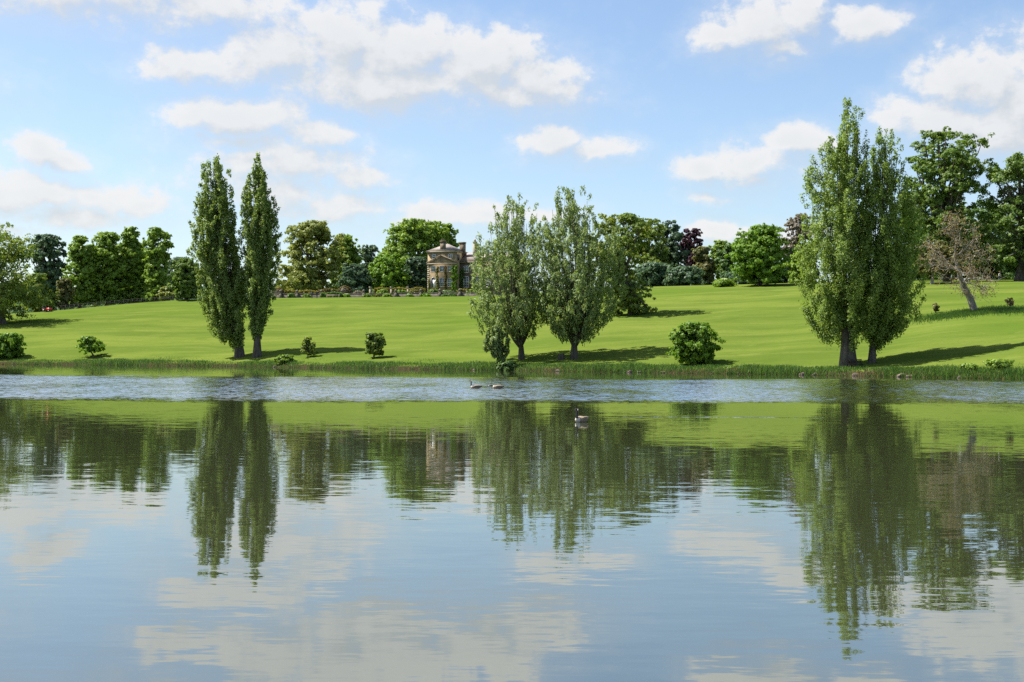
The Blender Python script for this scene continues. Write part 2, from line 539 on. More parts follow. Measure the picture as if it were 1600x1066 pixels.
class MB:
    """collects simple shapes into ONE mesh"""

    def __init__(s):
        s.v, s.q, s.t, s.n = [], [], [], 0

    def add(s, v, q=None, t=None):
        v = np.asarray(v, dtype=float).reshape(-1, 3)
        s.v.append(v)
        if q is not None and len(q):
            s.q.append(np.asarray(q) + s.n)
        if t is not None and len(t):
            s.t.append(np.asarray(t) + s.n)
        s.n += len(v)

    def box(s, x0, x1, y0, y1, z0, z1):
        v = [(x, y, z) for z in (z0, z1) for y in (y0, y1) for x in (x0, x1)]
        s.add(v, [(0, 2, 3, 1), (4, 5, 7, 6), (0, 1, 5, 4), (2, 6, 7, 3), (0, 4, 6, 2), (1, 3, 7, 5)])

    def poly(s, pts, y0, y1):
        """polygon of (x, z) extruded along y; convex"""
        n = len(pts)
        v = [(x, y0, z) for x, z in pts] + [(x, y1, z) for x, z in pts]
        q = [(i, (i + 1) % n, n + (i + 1) % n, n + i) for i in range(n)]
        t = [(0, i + 1, i) for i in range(1, n - 1)] + [(n, n + i, n + i + 1) for i in range(1, n - 1)]
        s.add(v, q, t)

    def tube(s, pts, rad, k=6, cap=True):
        pts = np.asarray(pts, dtype=float)
        rad = np.asarray(rad, dtype=float)
        if rad.ndim == 0:
            rad = np.full(len(pts), float(rad))
        v, q = tube_np(pts, rad, k)
        t = []
        if cap:
            n = len(pts)
            t = [(0, i + 1, i) for i in range(1, k - 1)]
            b = (n - 1) * k
            t += [(b, b + i, b + i + 1) for i in range(1, k - 1)]
        s.add(v, q, t)

    def lathe(s, prof, k=10, c=(0, 0, 0)):
        v = []
        for r_, z in prof:
            for i in range(k):
                a = 2 * math.pi * i / k
                v.append((c[0] + r_ * math.cos(a), c[1] + r_ * math.sin(a), c[2] + z))
        q = []
        for j in range(len(prof) - 1):
            for i in range(k):
                q.append((j * k + i, j * k + (i + 1) % k, (j + 1) * k + (i + 1) % k, (j + 1) * k + i))
        b = (len(prof) - 1) * k
        t = [(0, i + 1, i) for i in range(1, k - 1)] + [(b, b + i, b + i + 1) for i in range(1, k - 1)]
        s.add(v, q, t)

    def mesh(s, name, mat, smooth=False):
        return mesh_np(name, np.concatenate(s.v), np.concatenate(s.q) if s.q else None,
                       np.concatenate(s.t) if s.t else None, [mat] if not isinstance(mat, list) else mat, smooth=smooth)

    def build(s, name, mat, parent=None, loc=None, smooth=False, **props):
        return link(name, s.mesh(name, mat, smooth), parent, loc, **props)


def tube_np(pts, rad, k):
    n = len(pts)
    tan = np.gradient(pts, axis=0)
    tan /= np.linalg.norm(tan, axis=1, keepdims=True) + 1e-9
    ref = np.array([0.93, 0.31, 0.17]) if abs(tan[:, 2]).mean() > .6 else np.array([.1, .2, .97])
    a = np.cross(tan, ref)
    a /= np.linalg.norm(a, axis=1, keepdims=True) + 1e-9
    b = np.cross(tan, a)
    ang = np.arange(k) * 2 * np.pi / k
    v = pts[:, None, :] + rad[:, None, None] * (np.cos(ang)[None, :, None] * a[:, None, :] + np.sin(ang)[None, :, None] * b[:, None, :])
    i = np.arange(n - 1)[:, None] * k
    j = np.arange(k)[None, :]
    jn = (j + 1) % k
    q = np.stack([i + j, i + jn, i + k + jn, i + k + j], axis=-1).reshape(-1, 4)
    return v.reshape(-1, 3), q


# ------------------------------------------------------------------ terrain
GX = np.arange(-6000, 7601, 10.0)


def prof(pts, sm=6):
    xs, ys = zip(*pts)
    a = np.interp(GX, xs, ys)
    ker = np.exp(-0.5 * (np.arange(-24, 25) / sm) ** 2)
    ker /= ker.sum()
    return np.convolve(np.pad(a, 24, mode='edge'), ker, mode='valid')


HOR = lambda px: 550.0 + 7.0 * px / 1600
WL = [(-6000, 566), (-800, 566), (0, 569.5), (200, 571.3), (360, 572.8), (500, 575.3), (720, 578.3), (900, 581), (1060, 583.3), (1260, 586.2), (1400, 588.8),
      (1600, 593.5), (2200, 604), (7600, 620)]
a_wl = prof(WL)
a_ds = 2000 * CAM_H / np.maximum(a_wl - HOR(np.clip(GX, -200, 1900)), 10)
a_dc = prof([(-6000, 330), (-400, 330), (0, 312), (300, 325), (740, 322), (1000, 300), (1200, 280), (1600, 240), (2200, 230), (7600, 230)], 10)
a_yc = prof([(-6000, 500), (-300, 500), (0, 491), (60, 488.5), (130, 482), (200, 475), (300, 468.5), (420, 467), (740, 463.5), (880, 455), (1010, 448), (1200, 444), (1440, 441.5),
             (1600, 441), (7600, 450)], 3)
a_after = prof([(-6000, -.004), (700, -.004), (950, 0.0), (1200, .004), (1450, .016), (7600, .016)], 10)


def tz(px, D):
    px = np.asarray(px, dtype=float)
    D = np.asarray(D, dtype=float)
    ds = np.interp(px, GX, a_ds)
    dc = np.maximum(np.interp(px, GX, a_dc), ds + 60)
    yc = np.interp(px, GX, a_yc)
    los = (HOR(np.clip(px, -400, 2000)) - yc) / F
    zc = CAM_H + los * dc
    d = D - ds
    wig = 0.35 * np.sin(px * .011 + D * .05) + 0.22 * np.sin(px * .027 - D * .09 + 1.3)
    z_bank = np.interp(d, [-30, -3, 0, 0.8, 2.2, 4.5], [-2.5, -.9, -.08, .34, .58, .80])
    s = np.clip((d - 4.5) / (dc - ds - 4.5), 0, 1)
    s2 = s + 0.05 * np.sin(np.pi * s) + .012 * np.sin(2.0 * np.pi * s + px * .004)
    z_l = .80 + (zc - .80) * s2 + wig * np.clip(s * 6, 0, 1) * np.clip((1 - s) * 6, 0, 1) * .6
    e = np.clip(D - dc, 0, None)
    aft = los + np.interp(px, GX, a_after)
    z_p = zc + aft * np.minimum(e, 45) + 0.012 * np.clip(e - 45, 0, 150)
    far = np.clip((D - 520) / 500, 0, 1)
    z_p = z_p + far * far * (3 - 2 * far) * np.where(px < 800, 26, 8) + np.clip(D - 1000, 0, None) * .004
    return np.where(d < 4.5, z_bank, np.where(D <= dc, z_l, z_p))


def gz(x, y):
    return float(tz(800 + F * x / y, y))


def hit(px, py):
    """ground point seen at a photo pixel"""
    ds = float(np.interp(px, GX, a_ds))
    Ds = np.arange(ds, 420, .25)
    d = px_dir(px, py)
    zray = CAM_H + d.z / d.y * Ds
    xs = d.x / d.y * Ds
    zt = tz(800 + F * xs / Ds, Ds)
    below = np.nonzero(zt >= zray)[0]
    i = below[0] if len(below) else len(Ds) - 1
    return Vector((xs[i], Ds[i], zt[i]))


def on(px, D):
    """ground point below a photo column at depth D"""
    d = px_dir(px, 500)
    x = d.x / d.y * D
    return Vector((x, D, gz(x, D)))


def build_terrain():
    cols = np.concatenate([np.arange(-3000, -600, 150), np.arange(-600, -60, 40), np.arange(-60, 1660, 8), np.arange(1660, 2200, 40), np.arange(2200, 4601, 150)])
    sfr = np.concatenate([np.linspace(0, 1, 80)])
    offs = np.array([-30, -6, -3, -1.5, -.5, 0, .4, .8, 1.5, 2.2, 3.2, 4.5])
    ds = np.interp(cols, GX, a_ds)
    dc = np.maximum(np.interp(cols, GX, a_dc), ds + 60)
    rows = [ds + o for o in offs] + [ds + 4.5 + (dc - ds - 4.5) * f for f in sfr[1:]]
    rows += [dc + o for o in (1, 3, 6, 10, 15, 22, 30, 38, 45, 60, 90, 120, 160)]
    rows += [np.maximum(dc + 170, 0) * 0 + o for o in (560, 650, 750, 850, 950, 1020, 1200)]
    D = np.stack(rows)
    X = (cols[None, :] - 800) / F * D
    Z = tz(np.broadcast_to(cols[None, :], D.shape), D)
    v = np.stack([X, D, Z], -1).reshape(-1, 3)
    nr, nc = D.shape
    i = np.arange(nr - 1)[:, None] * nc
    j = np.arange(nc - 1)[None, :]
    q = np.stack([i + j, i + j + 1, i + nc + j + 1, i + nc + j], -1).reshape(-1, 4)
    me = mesh_np('lawn_slope', v, q, mats=['lawn'], smooth=True)
    link('lawn_slope', me, kind='structure')
    # lake bed and the bank the photographer stands on
    link('ground', mesh_np('ground', [(-2500, -2500, -3), (2500, -2500, -3), (2500, 2500, -3), (-2500, 2500, -3)], [(0, 1, 2, 3)], mats=['soil']), kind='structure')
    link('water', mesh_np('water', [(-420, -8, 0), (420, -8, 0), (420, 300, 0), (-420, 300, 0)], [(0, 1, 2, 3)], mats=['water']), kind='structure')
    xs = np.linspace(-400, 400, 81)
    ys = [4.2, 3.0, 2.0, 0, -6, -60, -400]
    zs = [-.6, -.1, .25, .5, .6, 1.5, 6]
    v = [(x, y + .5 * math.sin(x * .7), z) for y, z in zip(ys, zs) for x in xs]
    q = [(r_ * 81 + c_, r_ * 81 + c_ + 1, (r_ + 1) * 81 + c_ + 1, (r_ + 1) * 81 + c_) for r_ in range(6) for c_ in range(80)]
    link('near_bank', mesh_np('near_bank', v, [tuple(reversed(f)) for f in q], mats=['lawn'], smooth=True), kind='structure')


build_terrain()

# ------------------------------------------------------------------ trees


def leaves_np(c, n, L, W, sweep=None):
    """diamond leaves at centres c facing n"""
    N = len(c)
    n = n / (np.linalg.norm(n, axis=1, keepdims=True) + 1e-9)
    r_ = rng.normal(size=(N, 3))
    if sweep is None:
        t = np.cross(n, r_)
    else:
        t = sweep + r_ * .45
        t = t - n * (t * n).sum(1, keepdims=True)
    t /= np.linalg.norm(t, axis=1, keepdims=True) + 1e-9
    b = np.cross(n, t)
    s = rng.uniform(.65, 1.35, size=(N, 1))
    t = t * L * s
    b = b * W * s
    v = np.stack([c + t, c + b, c - t * .9, c - b], 1).reshape(-1, 3)
    q = np.arange(N * 4).reshape(-1, 4)
    return v, q


def clump_leaves(cc, cr, cz, N, L, W, tilt=None, upb=0.25, wild=.55, face=None, sweep=None):
    """N leaves shared over clumps: centres cc, horizontal radius cr, vertical radius cz"""
    vol = cr * cr * cz
    w = vol ** 0.75
    idx = rng.choice(len(cc), size=N, p=w / w.sum())
    d = rng.normal(size=(N, 3))
    d[:, 2] += upb
    d /= np.linalg.norm(d, axis=1, keepdims=True)
    rad = rng.uniform(0, 1, size=(N, 1)) ** 0.42 * (1 + .15 * rng.normal(size=(N, 1)))
    off = d * rad * np.stack([cr[idx], cr[idx], cz[idx]], 1)
    if tilt is not None:
        off[:, 0] += off[:, 2] * tilt[idx, 0]
        off[:, 1] += off[:, 2] * tilt[idx, 1]
    c = cc[idx] + off
    nrm = d * 0.7 + rng.normal(size=(N, 3)) * wild + np.array([0, 0, .2])
    if face is not None:
        nrm += face[idx]
    return leaves_np(c, nrm, L, W, None if sweep is None else sweep[idx])


def vnoise(p, s, seed):
    """cheap smooth pseudo noise, -1..1"""
    p = np.asarray(p) * s
    a = np.sin(p[..., 0] * 1.7 + p[..., 2] * 1.1 + seed) + np.sin(p[..., 1] * 1.9 - p[..., 2] * .7 + seed * 2.1) + np.sin((p[..., 0] + p[..., 1]) * 1.3 + p[..., 2] * 2.3 + seed * .7)
    return a / 3


def bez(a, b, c, n):
    t = np.linspace(0, 1, n)[:, None]
    return (1 - t) ** 2 * a + 2 * t * (1 - t) * b + t * t * c


SEED = [1]


def tree(name, label, px, outline, leaf, base_y=None, D=None, style='round', N=12000, L=None, W=None, bark='bark_dark', tr=None, clump=.2, nclump=None,
         gap=0.0, limbs=26, cat='tree', group=None, bend=None, trunk_top=.62, depth=1.0, fork=.30, hem=0.0, stems=1):
    SEED[0] += 1
    global rng
    rng = np.random.default_rng(100 + SEED[0])
    base = hit(px, base_y) if D is None else on(px, D)
    D = base.y
    mpp = D / F
    L = L or 0.00098 * D
    W = W or L * .62
    ol = []
    for y, xl, xr in outline:
        pl, pr = at(xl, y, D), at(xr, y, D)
        ol.append((pl.z - base.z, pl.x - base.x, pr.x - base.x))
    ol.sort()
    ol = np.array(ol)
    H = ol[-1, 0]
    z0 = ol[0, 0]
    cen = lambda z: np.interp(z, ol[:, 0], (ol[:, 1] + ol[:, 2]) / 2)
    rad = lambda z: np.interp(z, ol[:, 0], (ol[:, 2] - ol[:, 1]) / 2)
    Rm = (ol[:, 2] - ol[:, 1]).max() / 2
    sd_ = SEED[0] * 1.37
    tr = tr or max(.05, .026 * H)
    wood = MB()
    bx, by = bend or (0, 0)
    clump = min(clump, .45)
    if style == 'plume':
        # ascending plumes of foliage round a trunk
        K = nclump or 34
        cc, cr, cz, tl = [], [], [], []
        zg = np.linspace(z0, H, 80)
        zw = float(zg[np.argmax(rad(zg) + zg * 1e-4)]) + .08 * H
        Rw = float(rad(zw))
        for i in range(K):
            rho = math.sqrt((i + .5) / K) * .97
            th = i * 2.39996 + rng.uniform(-.3, .3)
            ztop = H * (1 - .42 * rho * rng.uniform(0, 1.0)) - .015 * H * rng.uniform(0, 1)
            if i == 0:
                ztop = H * .985
            zb = z0 + (H - z0) * rng.uniform(0.08, .36) * (1 - rho) + rng.uniform(0, .05) * H
            zs = zb
            pts = []
            while zs < ztop:
                f = (zs - zb) / max(ztop - zb, .1)
                rr = rad(zs) * (1.12 if zs > zw else 1.0)
                lump = 1 + .16 * math.sin(zs * 2.4 / Rm + i * 1.9 + sd_)
                if zs > zw:
                    r_in = rho * (.62 * Rw + .38 * rr) * rng.uniform(.93, 1.07) * lump
                    if r_in > rr * 1.02:
                        if zs - zb > .15 * H:
                            break
                        r_in = rr * .9
                else:
                    r_in = rho * rr * (0.66 + .34 * min(1, f * 3.5)) * rng.uniform(.86, 1.12) * lump
                rc = max(Rm * clump * rng.uniform(.6, 1.2) * (1 - .28 * f ** 3), .2)
                r_in = max(r_in - rc * .45, 0)
                a_ = th + .25 * math.sin(zs * .35 + i)
                x, y = cen(zs) + r_in * math.cos(a_), depth * r_in * math.sin(a_)
                pts.append((x, y, zs))
                if rng.uniform() > gap * (.6 + .4 * f):
                    cc.append((x + rng.normal() * rc * .15, y + rng.normal() * rc * .15, zs))
                    cr.append(rc)
                    cz.append(rc * rng.uniform(1.2, 2.2))
                    tl.append((.28 * math.cos(th) * rho, .28 * math.sin(th) * rho))
                zs += rc * rng.uniform(1.3, 2.2)
            if len(pts) >= 2 and i < limbs:
                # the limb carrying this plume rises from the trunk
                zr = max(zb - rad(zb) * rng.uniform(.8, 1.9), z0 * .5 + .2) if i else .3
                st = np.array([cen(zr) * min(1, zr / max(z0, .1)) * .7, 0, zr])
                top = np.array(pts[-max(2, len(pts) // 7)])
                mid = np.array(pts[len(pts) // 3]) * .6 + st * .4
                r0 = min(tr * rng.uniform(.18, .32), .16)
                path = bez(st, mid + np.array([0, 0, .1 * H * .3]), top, 9)
                wood.tube(path, .022 + (r0 - .022) * np.linspace(1, 0, 9) ** 1.7, 5, False)
        cc, cr, cz, tl = map(np.array, (cc, cr, cz, tl))
        fc = np.stack([cc[:, 0] - cen(cc[:, 2]), cc[:, 1], cc[:, 2] * 0], 1) / (rad(cc[:, 2])[:, None] + .3) * .55 + rng.normal(size=cc.shape) * .18
        lv, lq = clump_leaves(cc, cr * .8, cz * .8, N, L, W, tl, .35, .55, fc, fc * 1.1 + np.array([0, 0, .9]))
        tt = H * .9
    else:
        n = int((nclump or 70) * 1.9)
        gap *= .5
        cc, cr = [], []
        tries = 0
        zz = np.linspace(z0, H, 60)
        wz = rad(zz) + .25 * Rm
        wz = wz / wz.sum()
        while len(cc) < n and tries < n * 12:
            tries += 1
            z = rng.choice(zz, p=wz) + rng.uniform(-.5, .5) * (H - z0) / 60
            th = rng.uniform(0, 2 * math.pi)
            rc = Rm * clump * rng.uniform(.65, 1.25)
            z = min(z, H - rc * .6)
            z = max(z, z0 + rc * .45)
            rr = rad(z) * (1.02 + .12 * math.sin(th * 3 + z * 5 / Rm + sd_) + .09 * math.sin(th * 5 - z * 8 / Rm + sd_ * 2))
            u = rng.uniform() ** .5
            r_in = max(rr - rc * .62, 0) * u
            p = np.array((cen(z) + r_in * math.cos(th), depth * r_in * math.sin(th), z))
            if gap and vnoise(p, 2.6 / Rm, sd_) < gap * 2 - 1:
                continue
            cc.append(p)
            cr.append(rc)
        cc, cr = np.array(cc), np.array(cr)
        assert len(cc), label
        ns = 7
        sub = np.repeat(cc, ns, 0) + np.clip(rng.normal(size=(len(cc) * ns, 3)), -1.7, 1.7) * np.repeat(cr, ns)[:, None] * np.array([.78, .78, .46])
        scr = np.repeat(cr, ns) * rng.uniform(.34, .68, len(cc) * ns)
        sub[:, 2] = np.minimum(sub[:, 2], H - scr * .5)
        bc = np.repeat(cc, ns, 0)
        ax = np.stack([cen(sub[:, 2]), 0 * sub[:, 2], (z0 * .6 + H * .4) + 0 * sub[:, 2]], 1)
        fc = (sub - bc) / np.repeat(cr, ns)[:, None] * .5 + (sub - ax) / np.array([Rm, Rm, (H - z0) * .5]) * .34
        lv, lq = clump_leaves(sub, scr, scr * .66, int(N * 1.3), L * 1.05, W * 1.05, None, .45, .5, fc)
        tt = z0 + (H - z0) * trunk_top
        order = rng.permutation(len(cc))[:limbs]
        for i in order:
            p = cc[i]
            zs = max(fork * H * rng.uniform(.75, 1.2), min(p[2] * rng.uniform(.35, .75), tt))
            f = zs / H
            st = np.array([cen(min(max(zs, z0), H)) * min(1, zs / max(z0 + .1, .3)) * .8 + bx * math.sin(f * 3), by * f, zs])
            mid = (st + p) / 2 + np.array([(p[0] - st[0]) * .18, (p[1] - st[1]) * .18, -.06 * H * rng.uniform(-.8, 1)])
            r0 = tr * rng.uniform(.22, .48)
            path = bez(st, mid, p, 7)
            path[1:-1] += rng.normal(size=(5, 3)) * .02 * Rm
            wood.tube(path, np.linspace(r0, .02 + .00015 * D, 7), 5, False)
    # trunk with root flare
    nt = 12
    zt = np.linspace(-.35, tt, nt)
    xt = np.array([cen(min(max(z, z0), H)) * min(1, max(z, 0) / max(z0 + .25 * H, .1)) * .85 for z in zt]) + bx * np.sin(np.clip(zt / H, 0, 1) * 3)
    yt = by * zt / H
    rt = tr * (1 - .88 * np.clip(zt / tt, 0, 1) ** .9) + tr * .35 * np.exp(-np.clip(zt, 0, None) / (tr * 1.2))
    xt[2:] += rng.normal(size=nt - 2) * tr * .12
    wood.tube(np.stack([xt, yt, zt], 1), np.maximum(rt, .02), 9, False)
    if stems > 1:
        for i in range(stems):
            a_ = i * 2.4
            wood.tube(bez(np.array([.1 * math.cos(a_), .1 * math.sin(a_), -.1]), np.array([.4 * Rm * math.cos(a_), .4 * Rm * math.sin(a_), z0 + .2 * H]),
                          np.array([.6 * Rm * math.cos(a_) + cen(H * .7), .6 * Rm * math.sin(a_), H * .75]), 6), np.linspace(tr * .6, .02, 6), 5, False)
    root = thing(name, label, cat, base, 0, group)
    wood.build('trunk', bark, root, smooth=True)
    link('crown', mesh_np('crown', lv, lq, mats=[leaf]), root)
    return root


PG = 'tall poplars on the far bank'
# --- far bank giants
tree('poplar_tree', 'tall dark poplar with two ragged tops, left one of the far left pair', 375,
     [(243, 320, 356), (262, 315, 361), (290, 314, 362), (320, 306, 366), (345, 301, 370), (375, 296, 374), (400, 296, 382), (440, 308, 388), (480, 311, 394), (510, 318, 396),
      (530, 332, 394), (548, 350, 388)], 'poplar', 558, style='plume', N=64000, nclump=54, clump=.155, L=.175, limbs=22, tr=.72, group=PG, gap=.30)
tree('poplar_tree', 'slim spire-topped poplar, right one of the far left pair', 402,
     [(237, 401, 405), (255, 393, 413), (275, 390, 419), (310, 376, 430), (340, 372, 437), (380, 374, 438), (420, 377, 435), (460, 380, 431), (490, 384, 425), (520, 388, 416),
      (538, 395, 409)], 'poplar', 558, style='plume', N=52000, nclump=44, clump=.18, L=.175, limbs=20, tr=.62, group=PG, gap=.28)
tree('poplar_tree', 'tallest poplar with a very thick trunk and bench at its foot', 1325,
     [(148, 1307, 1337), (163, 1301, 1347), (178, 1297, 1351), (200, 1297, 1351), (240, 1281, 1356), (280, 1264, 1366), (330, 1254, 1374), (380, 1248, 1380), (430, 1247, 1382), (480, 1248, 1384),
      (510, 1250, 1382), (532, 1272, 1366), (548, 1302, 1348)], 'poplar_bright', 573, style='plume', N=80000, nclump=62, clump=.14, L=.122, limbs=26, tr=.85, group=PG, gap=.34)
tree('poplar_tree', 'leafy poplar leaning on the tallest one, slimmer trunk, shadowed right side', 1362,
     [(198, 1368, 1400), (212, 1357, 1406), (250, 1351, 1410), (300, 1341, 1424), (350, 1334, 1436), (400, 1328, 1442), (450, 1325, 1442), (490, 1328, 1438), (515, 1338, 1424),
      (535, 1350, 1394), (552, 1356, 1374)], 'poplar_bright', 567, style='plume', N=66000, nclump=56, clump=.145, L=.122, limbs=24, tr=.4, group=PG, gap=.36)
tree('poplar_tree', 'open grey-green poplar with sparse twiggy top, in front of the mansion wing', 815,
     [(303, 790, 830), (322, 774, 840), (345, 764, 848), (375, 752, 860), (400, 732, 876), (440, 724, 884), (480, 724, 884), (510, 730, 876), (526, 748, 860), (536, 784, 838)],
     'grey_poplar', 562, style='plume', N=27000, nclump=74, clump=.095, limbs=60, tr=.40, group=PG, gap=.55, L=.24, W=.075)
tree('poplar_tree', 'broad grey-green poplar with forked lower limbs, right of the mansion', 897,
     [(290, 872, 908), (308, 858, 928), (335, 850, 938), (370, 838, 962), (400, 834, 974), (440, 830, 980), (480, 832, 976), (512, 840, 964), (528, 856, 946), (538, 880, 916)],
     'grey_poplar', 561, style='plume', N=32000, nclump=80, clump=.095, limbs=60, tr=.46, group=PG, gap=.51, L=.24, W=.075)
tree('willow_bush', 'small silvery upright bush leaning over the bank beside the mid-lake poplars', 787,
     [(503, 774, 784), (520, 757, 795), (540, 752, 797), (555, 764, 796), (567, 779, 793)], 'grey_poplar', 574, style='plume', N=6000, nclump=18, clump=.2, limbs=18, tr=.16, gap=.15,
     cat='bush')
# --- right-hand parkland
tree('oak_tree', 'huge open-crowned dark oak behind the dead brown tree', 1480,
     [(203, 1448, 1520), (218, 1430, 1538), (245, 1418, 1547), (280, 1415, 1540), (320, 1412, 1530), (360, 1414, 1530), (400, 1420, 1530), (424, 1432, 1518)],
     'oak', D=262, N=30000, nclump=105, clump=.15, gap=.36, limbs=70, tr=.75, group='parkland oaks on the right')
tree('oak_tree', 'spreading dark oak with bare-looking upper limbs at the right edge', 1592,
     [(242, 1572, 1640), (260, 1548, 1655), (300, 1536, 1675), (345, 1530, 1685), (390, 1530, 1685), (420, 1540, 1670)],
     'oak', D=256, N=26000, nclump=95, clump=.15, gap=.40, limbs=80, tr=.85, group='parkland oaks on the right')
tree('broad_tree', 'dense shadowy tree filling the gap between the two right-hand oaks', 1545,
     [(312, 1525, 1560), (335, 1505, 1580), (370, 1495, 1592), (410, 1492, 1596), (432, 1498, 1590)], 'dark', D=285, N=16000, nclump=60, clump=.22, tr=.6)
tree('broad_tree', 'dark crown filling in behind the dead brown tree', 1492, [(322, 1478, 1510), (345, 1462, 1528), (385, 1455, 1535), (425, 1458, 1532)], 'oak', D=292, N=12000, nclump=60, clump=.22, tr=.5,
     group='dark trees closing the right-hand view')
tree('broad_tree', 'dark crown filling in at the right edge', 1600, [(318, 1585, 1620), (345, 1568, 1640), (385, 1560, 1650), (425, 1562, 1645)], 'oak', D=290, N=12000, nclump=60, clump=.22, tr=.5,
     group='dark trees closing the right-hand view')
tree('broad_tree', 'dark tree showing between the tall poplar and the huge oak', 1425,
     [(300, 1410, 1440), (330, 1400, 1455), (370, 1396, 1462), (410, 1398, 1465), (432, 1402, 1460)], 'dark', D=290, N=14000, nclump=55, clump=.22, tr=.5)
tree('hawthorn_tree', 'low grey-olive thorn tree with a pale trunk behind the dead brown tree', 1456,
     [(376, 1442, 1474), (392, 1434, 1488), (408, 1432, 1490), (424, 1436, 1484)], 'olive', 444, N=8000, nclump=36, clump=.2, tr=.3, bark='bark_grey', fork=.4)
tree('maple_tree', 'bright green round-headed tree standing alone on the crest lawn', 1187,
     [(353, 1172, 1206), (364, 1156, 1220), (385, 1146, 1228), (405, 1139, 1232), (425, 1143, 1232), (439, 1152, 1224)], 'maple', 447, N=24000, nclump=90, clump=.19, tr=.5, fork=.18)
tree('blossom_tree', 'thin greyish tree with dusty pink top behind the tallest poplar', 1248,
     [(334, 1243, 1260), (348, 1224, 1268), (375, 1218, 1276), (400, 1222, 1278), (434, 1228, 1275)], 'blossom', D=318, N=9000, nclump=50, clump=.2, gap=.25, limbs=50, tr=.4)
tree('broad_tree', 'yellow-green low tree tucked against the left side of the tallest poplar', 1250,
     [(392, 1244, 1262), (406, 1230, 1268), (425, 1228, 1270), (441, 1234, 1266)], 'lime', D=288, N=8000, nclump=36, clump=.25, tr=.25)
tree('oak_tree', 'gappy old oak with dead stag-headed twigs on the lawn beside the broad poplar', 985,
     [(334, 940, 1004), (350, 922, 1016), (380, 916, 1018), (405, 922, 1006), (430, 928, 1008), (450, 940, 1018), (470, 944, 1019), (488, 950, 1012)],
     'oak_light', 492, N=19000, nclump=80, clump=.17, gap=.38, limbs=70, tr=.45, fork=.3)
G2 = 'woodland trees on the crest right of the mansion'
tree('broad_tree', 'pale green rounded tree behind the gappy old oak', 1012,
     [(344, 990, 1024), (358, 980, 1040), (390, 974, 1050), (420, 980, 1052), (444, 990, 1050)], 'oak_light', D=338, N=14000, nclump=60, clump=.2, tr=.5, group=G2)
tree('pine_tree', 'blackish evergreen with a blunt top beside the copper beech', 1046,
     [(345, 1038, 1052), (362, 1029, 1064), (390, 1027, 1070), (420, 1025, 1074), (444, 1024, 1074)], 'blue_dark', D=345, N=14000, nclump=60, clump=.22, tr=.5, group=G2)
tree('beech_tree', 'purple-leaved copper beech on the crest', 1084,
     [(358, 1070, 1092), (372, 1063, 1098), (388, 1060, 1104), (415, 1060, 1108), (442, 1064, 1104)], 'copper', D=352, N=12000, nclump=56, clump=.22, tr=.5, group=G2)
tree('broad_tree', 'small olive-brown tree in front of the copper beech', 1100,
     [(386, 1090, 1108), (400, 1081, 1115), (425, 1078, 1119), (444, 1082, 1116)], 'olive', D=326, N=8000, nclump=40, clump=.24, tr=.3, group=G2)
tree('broad_tree', 'fresh green tree between the copper beech and the round lone tree', 1126,
     [(376, 1120, 1138), (390, 1108, 1146), (418, 1104, 1148), (443, 1110, 1146)], 'lime', D=336, N=9000, nclump=42, clump=.24, tr=.3, group=G2)
tree('yew_tree', 'dark upright yew touching the round lone tree', 1141,
     [(382, 1134, 1147), (400, 1124, 1152), (425, 1120, 1155), (443, 1124, 1153)], 'dark', D=322, N=8000, nclump=40, clump=.26, tr=.3, group=G2)
for i, (px, xl, xr, yt, Dd) in enumerate([(1025, 990, 1062, 412, 318), (1068, 1040, 1100, 418, 312), (1215, 1180, 1262, 408, 312), (1160, 1130, 1200, 424, 300)]):
    tree('laurel_bush', ['dark laurel mass under the blackish evergreen', 'dark laurel mass under the copper beech', 'dark bushes behind the round lone tree to its right',
                         'dark bushes just behind the round lone tree'][i], px,
         [(yt, xl + 15, xr - 15), (yt + 12, xl, xr), (444, xl, xr)], 'blue_dark', D=Dd, N=8000, nclump=44, clump=.26, tr=.2, cat='bush', group='dark bushes under the crest woodland')
tree('garden_shrub', 'low bright shrub on the lawn edge left of the round lone tree', 1133, [(437, 1122, 1144), (441, 1114, 1150), (446, 1116, 1149)], 'lime', D=283, N=2200, nclump=18, clump=.3, tr=.1,
     cat='shrub')
# --- left side
tree('oak_tree', 'old oak cut by the left edge, dark limbs and yellow-green lower leaves', 6,
     [(350, -70, 14), (372, -95, 34), (395, -115, 44), (425, -125, 52), (450, -125, 60), (475, -120, 62), (496, -70, 42)], 'oak_light', 506, N=21000, nclump=95, clump=.16, gap=.5, limbs=80,
     tr=.7)
tree('oak_tree', 'dark rounded oak behind the left edge oak', 72,
     [(367, 62, 86), (380, 46, 100), (400, 38, 105), (430, 42, 104), (455, 50, 102), (478, 58, 98)], 'blue_dark', D=400, N=17000, nclump=70, clump=.18, gap=.15, limbs=40, tr=.7)
tree('thorn_bush', 'olive rounded thicket in front of the dark rounded oak', 60,
     [(428, 48, 66), (445, 36, 76), (465, 35, 86), (486, 40, 88)], 'oak_light', D=322, N=8000, nclump=40, clump=.25, tr=.3, cat='bush')
tree('thorn_bush', 'brownish green thicket beside the first lime of the left row', 101,
     [(436, 94, 108), (455, 88, 115), (480, 90, 116)], 'olive', D=326, N=6000, nclump=34, clump=.28, tr=.2, cat='bush')
LG = 'row of limes on the left crest'
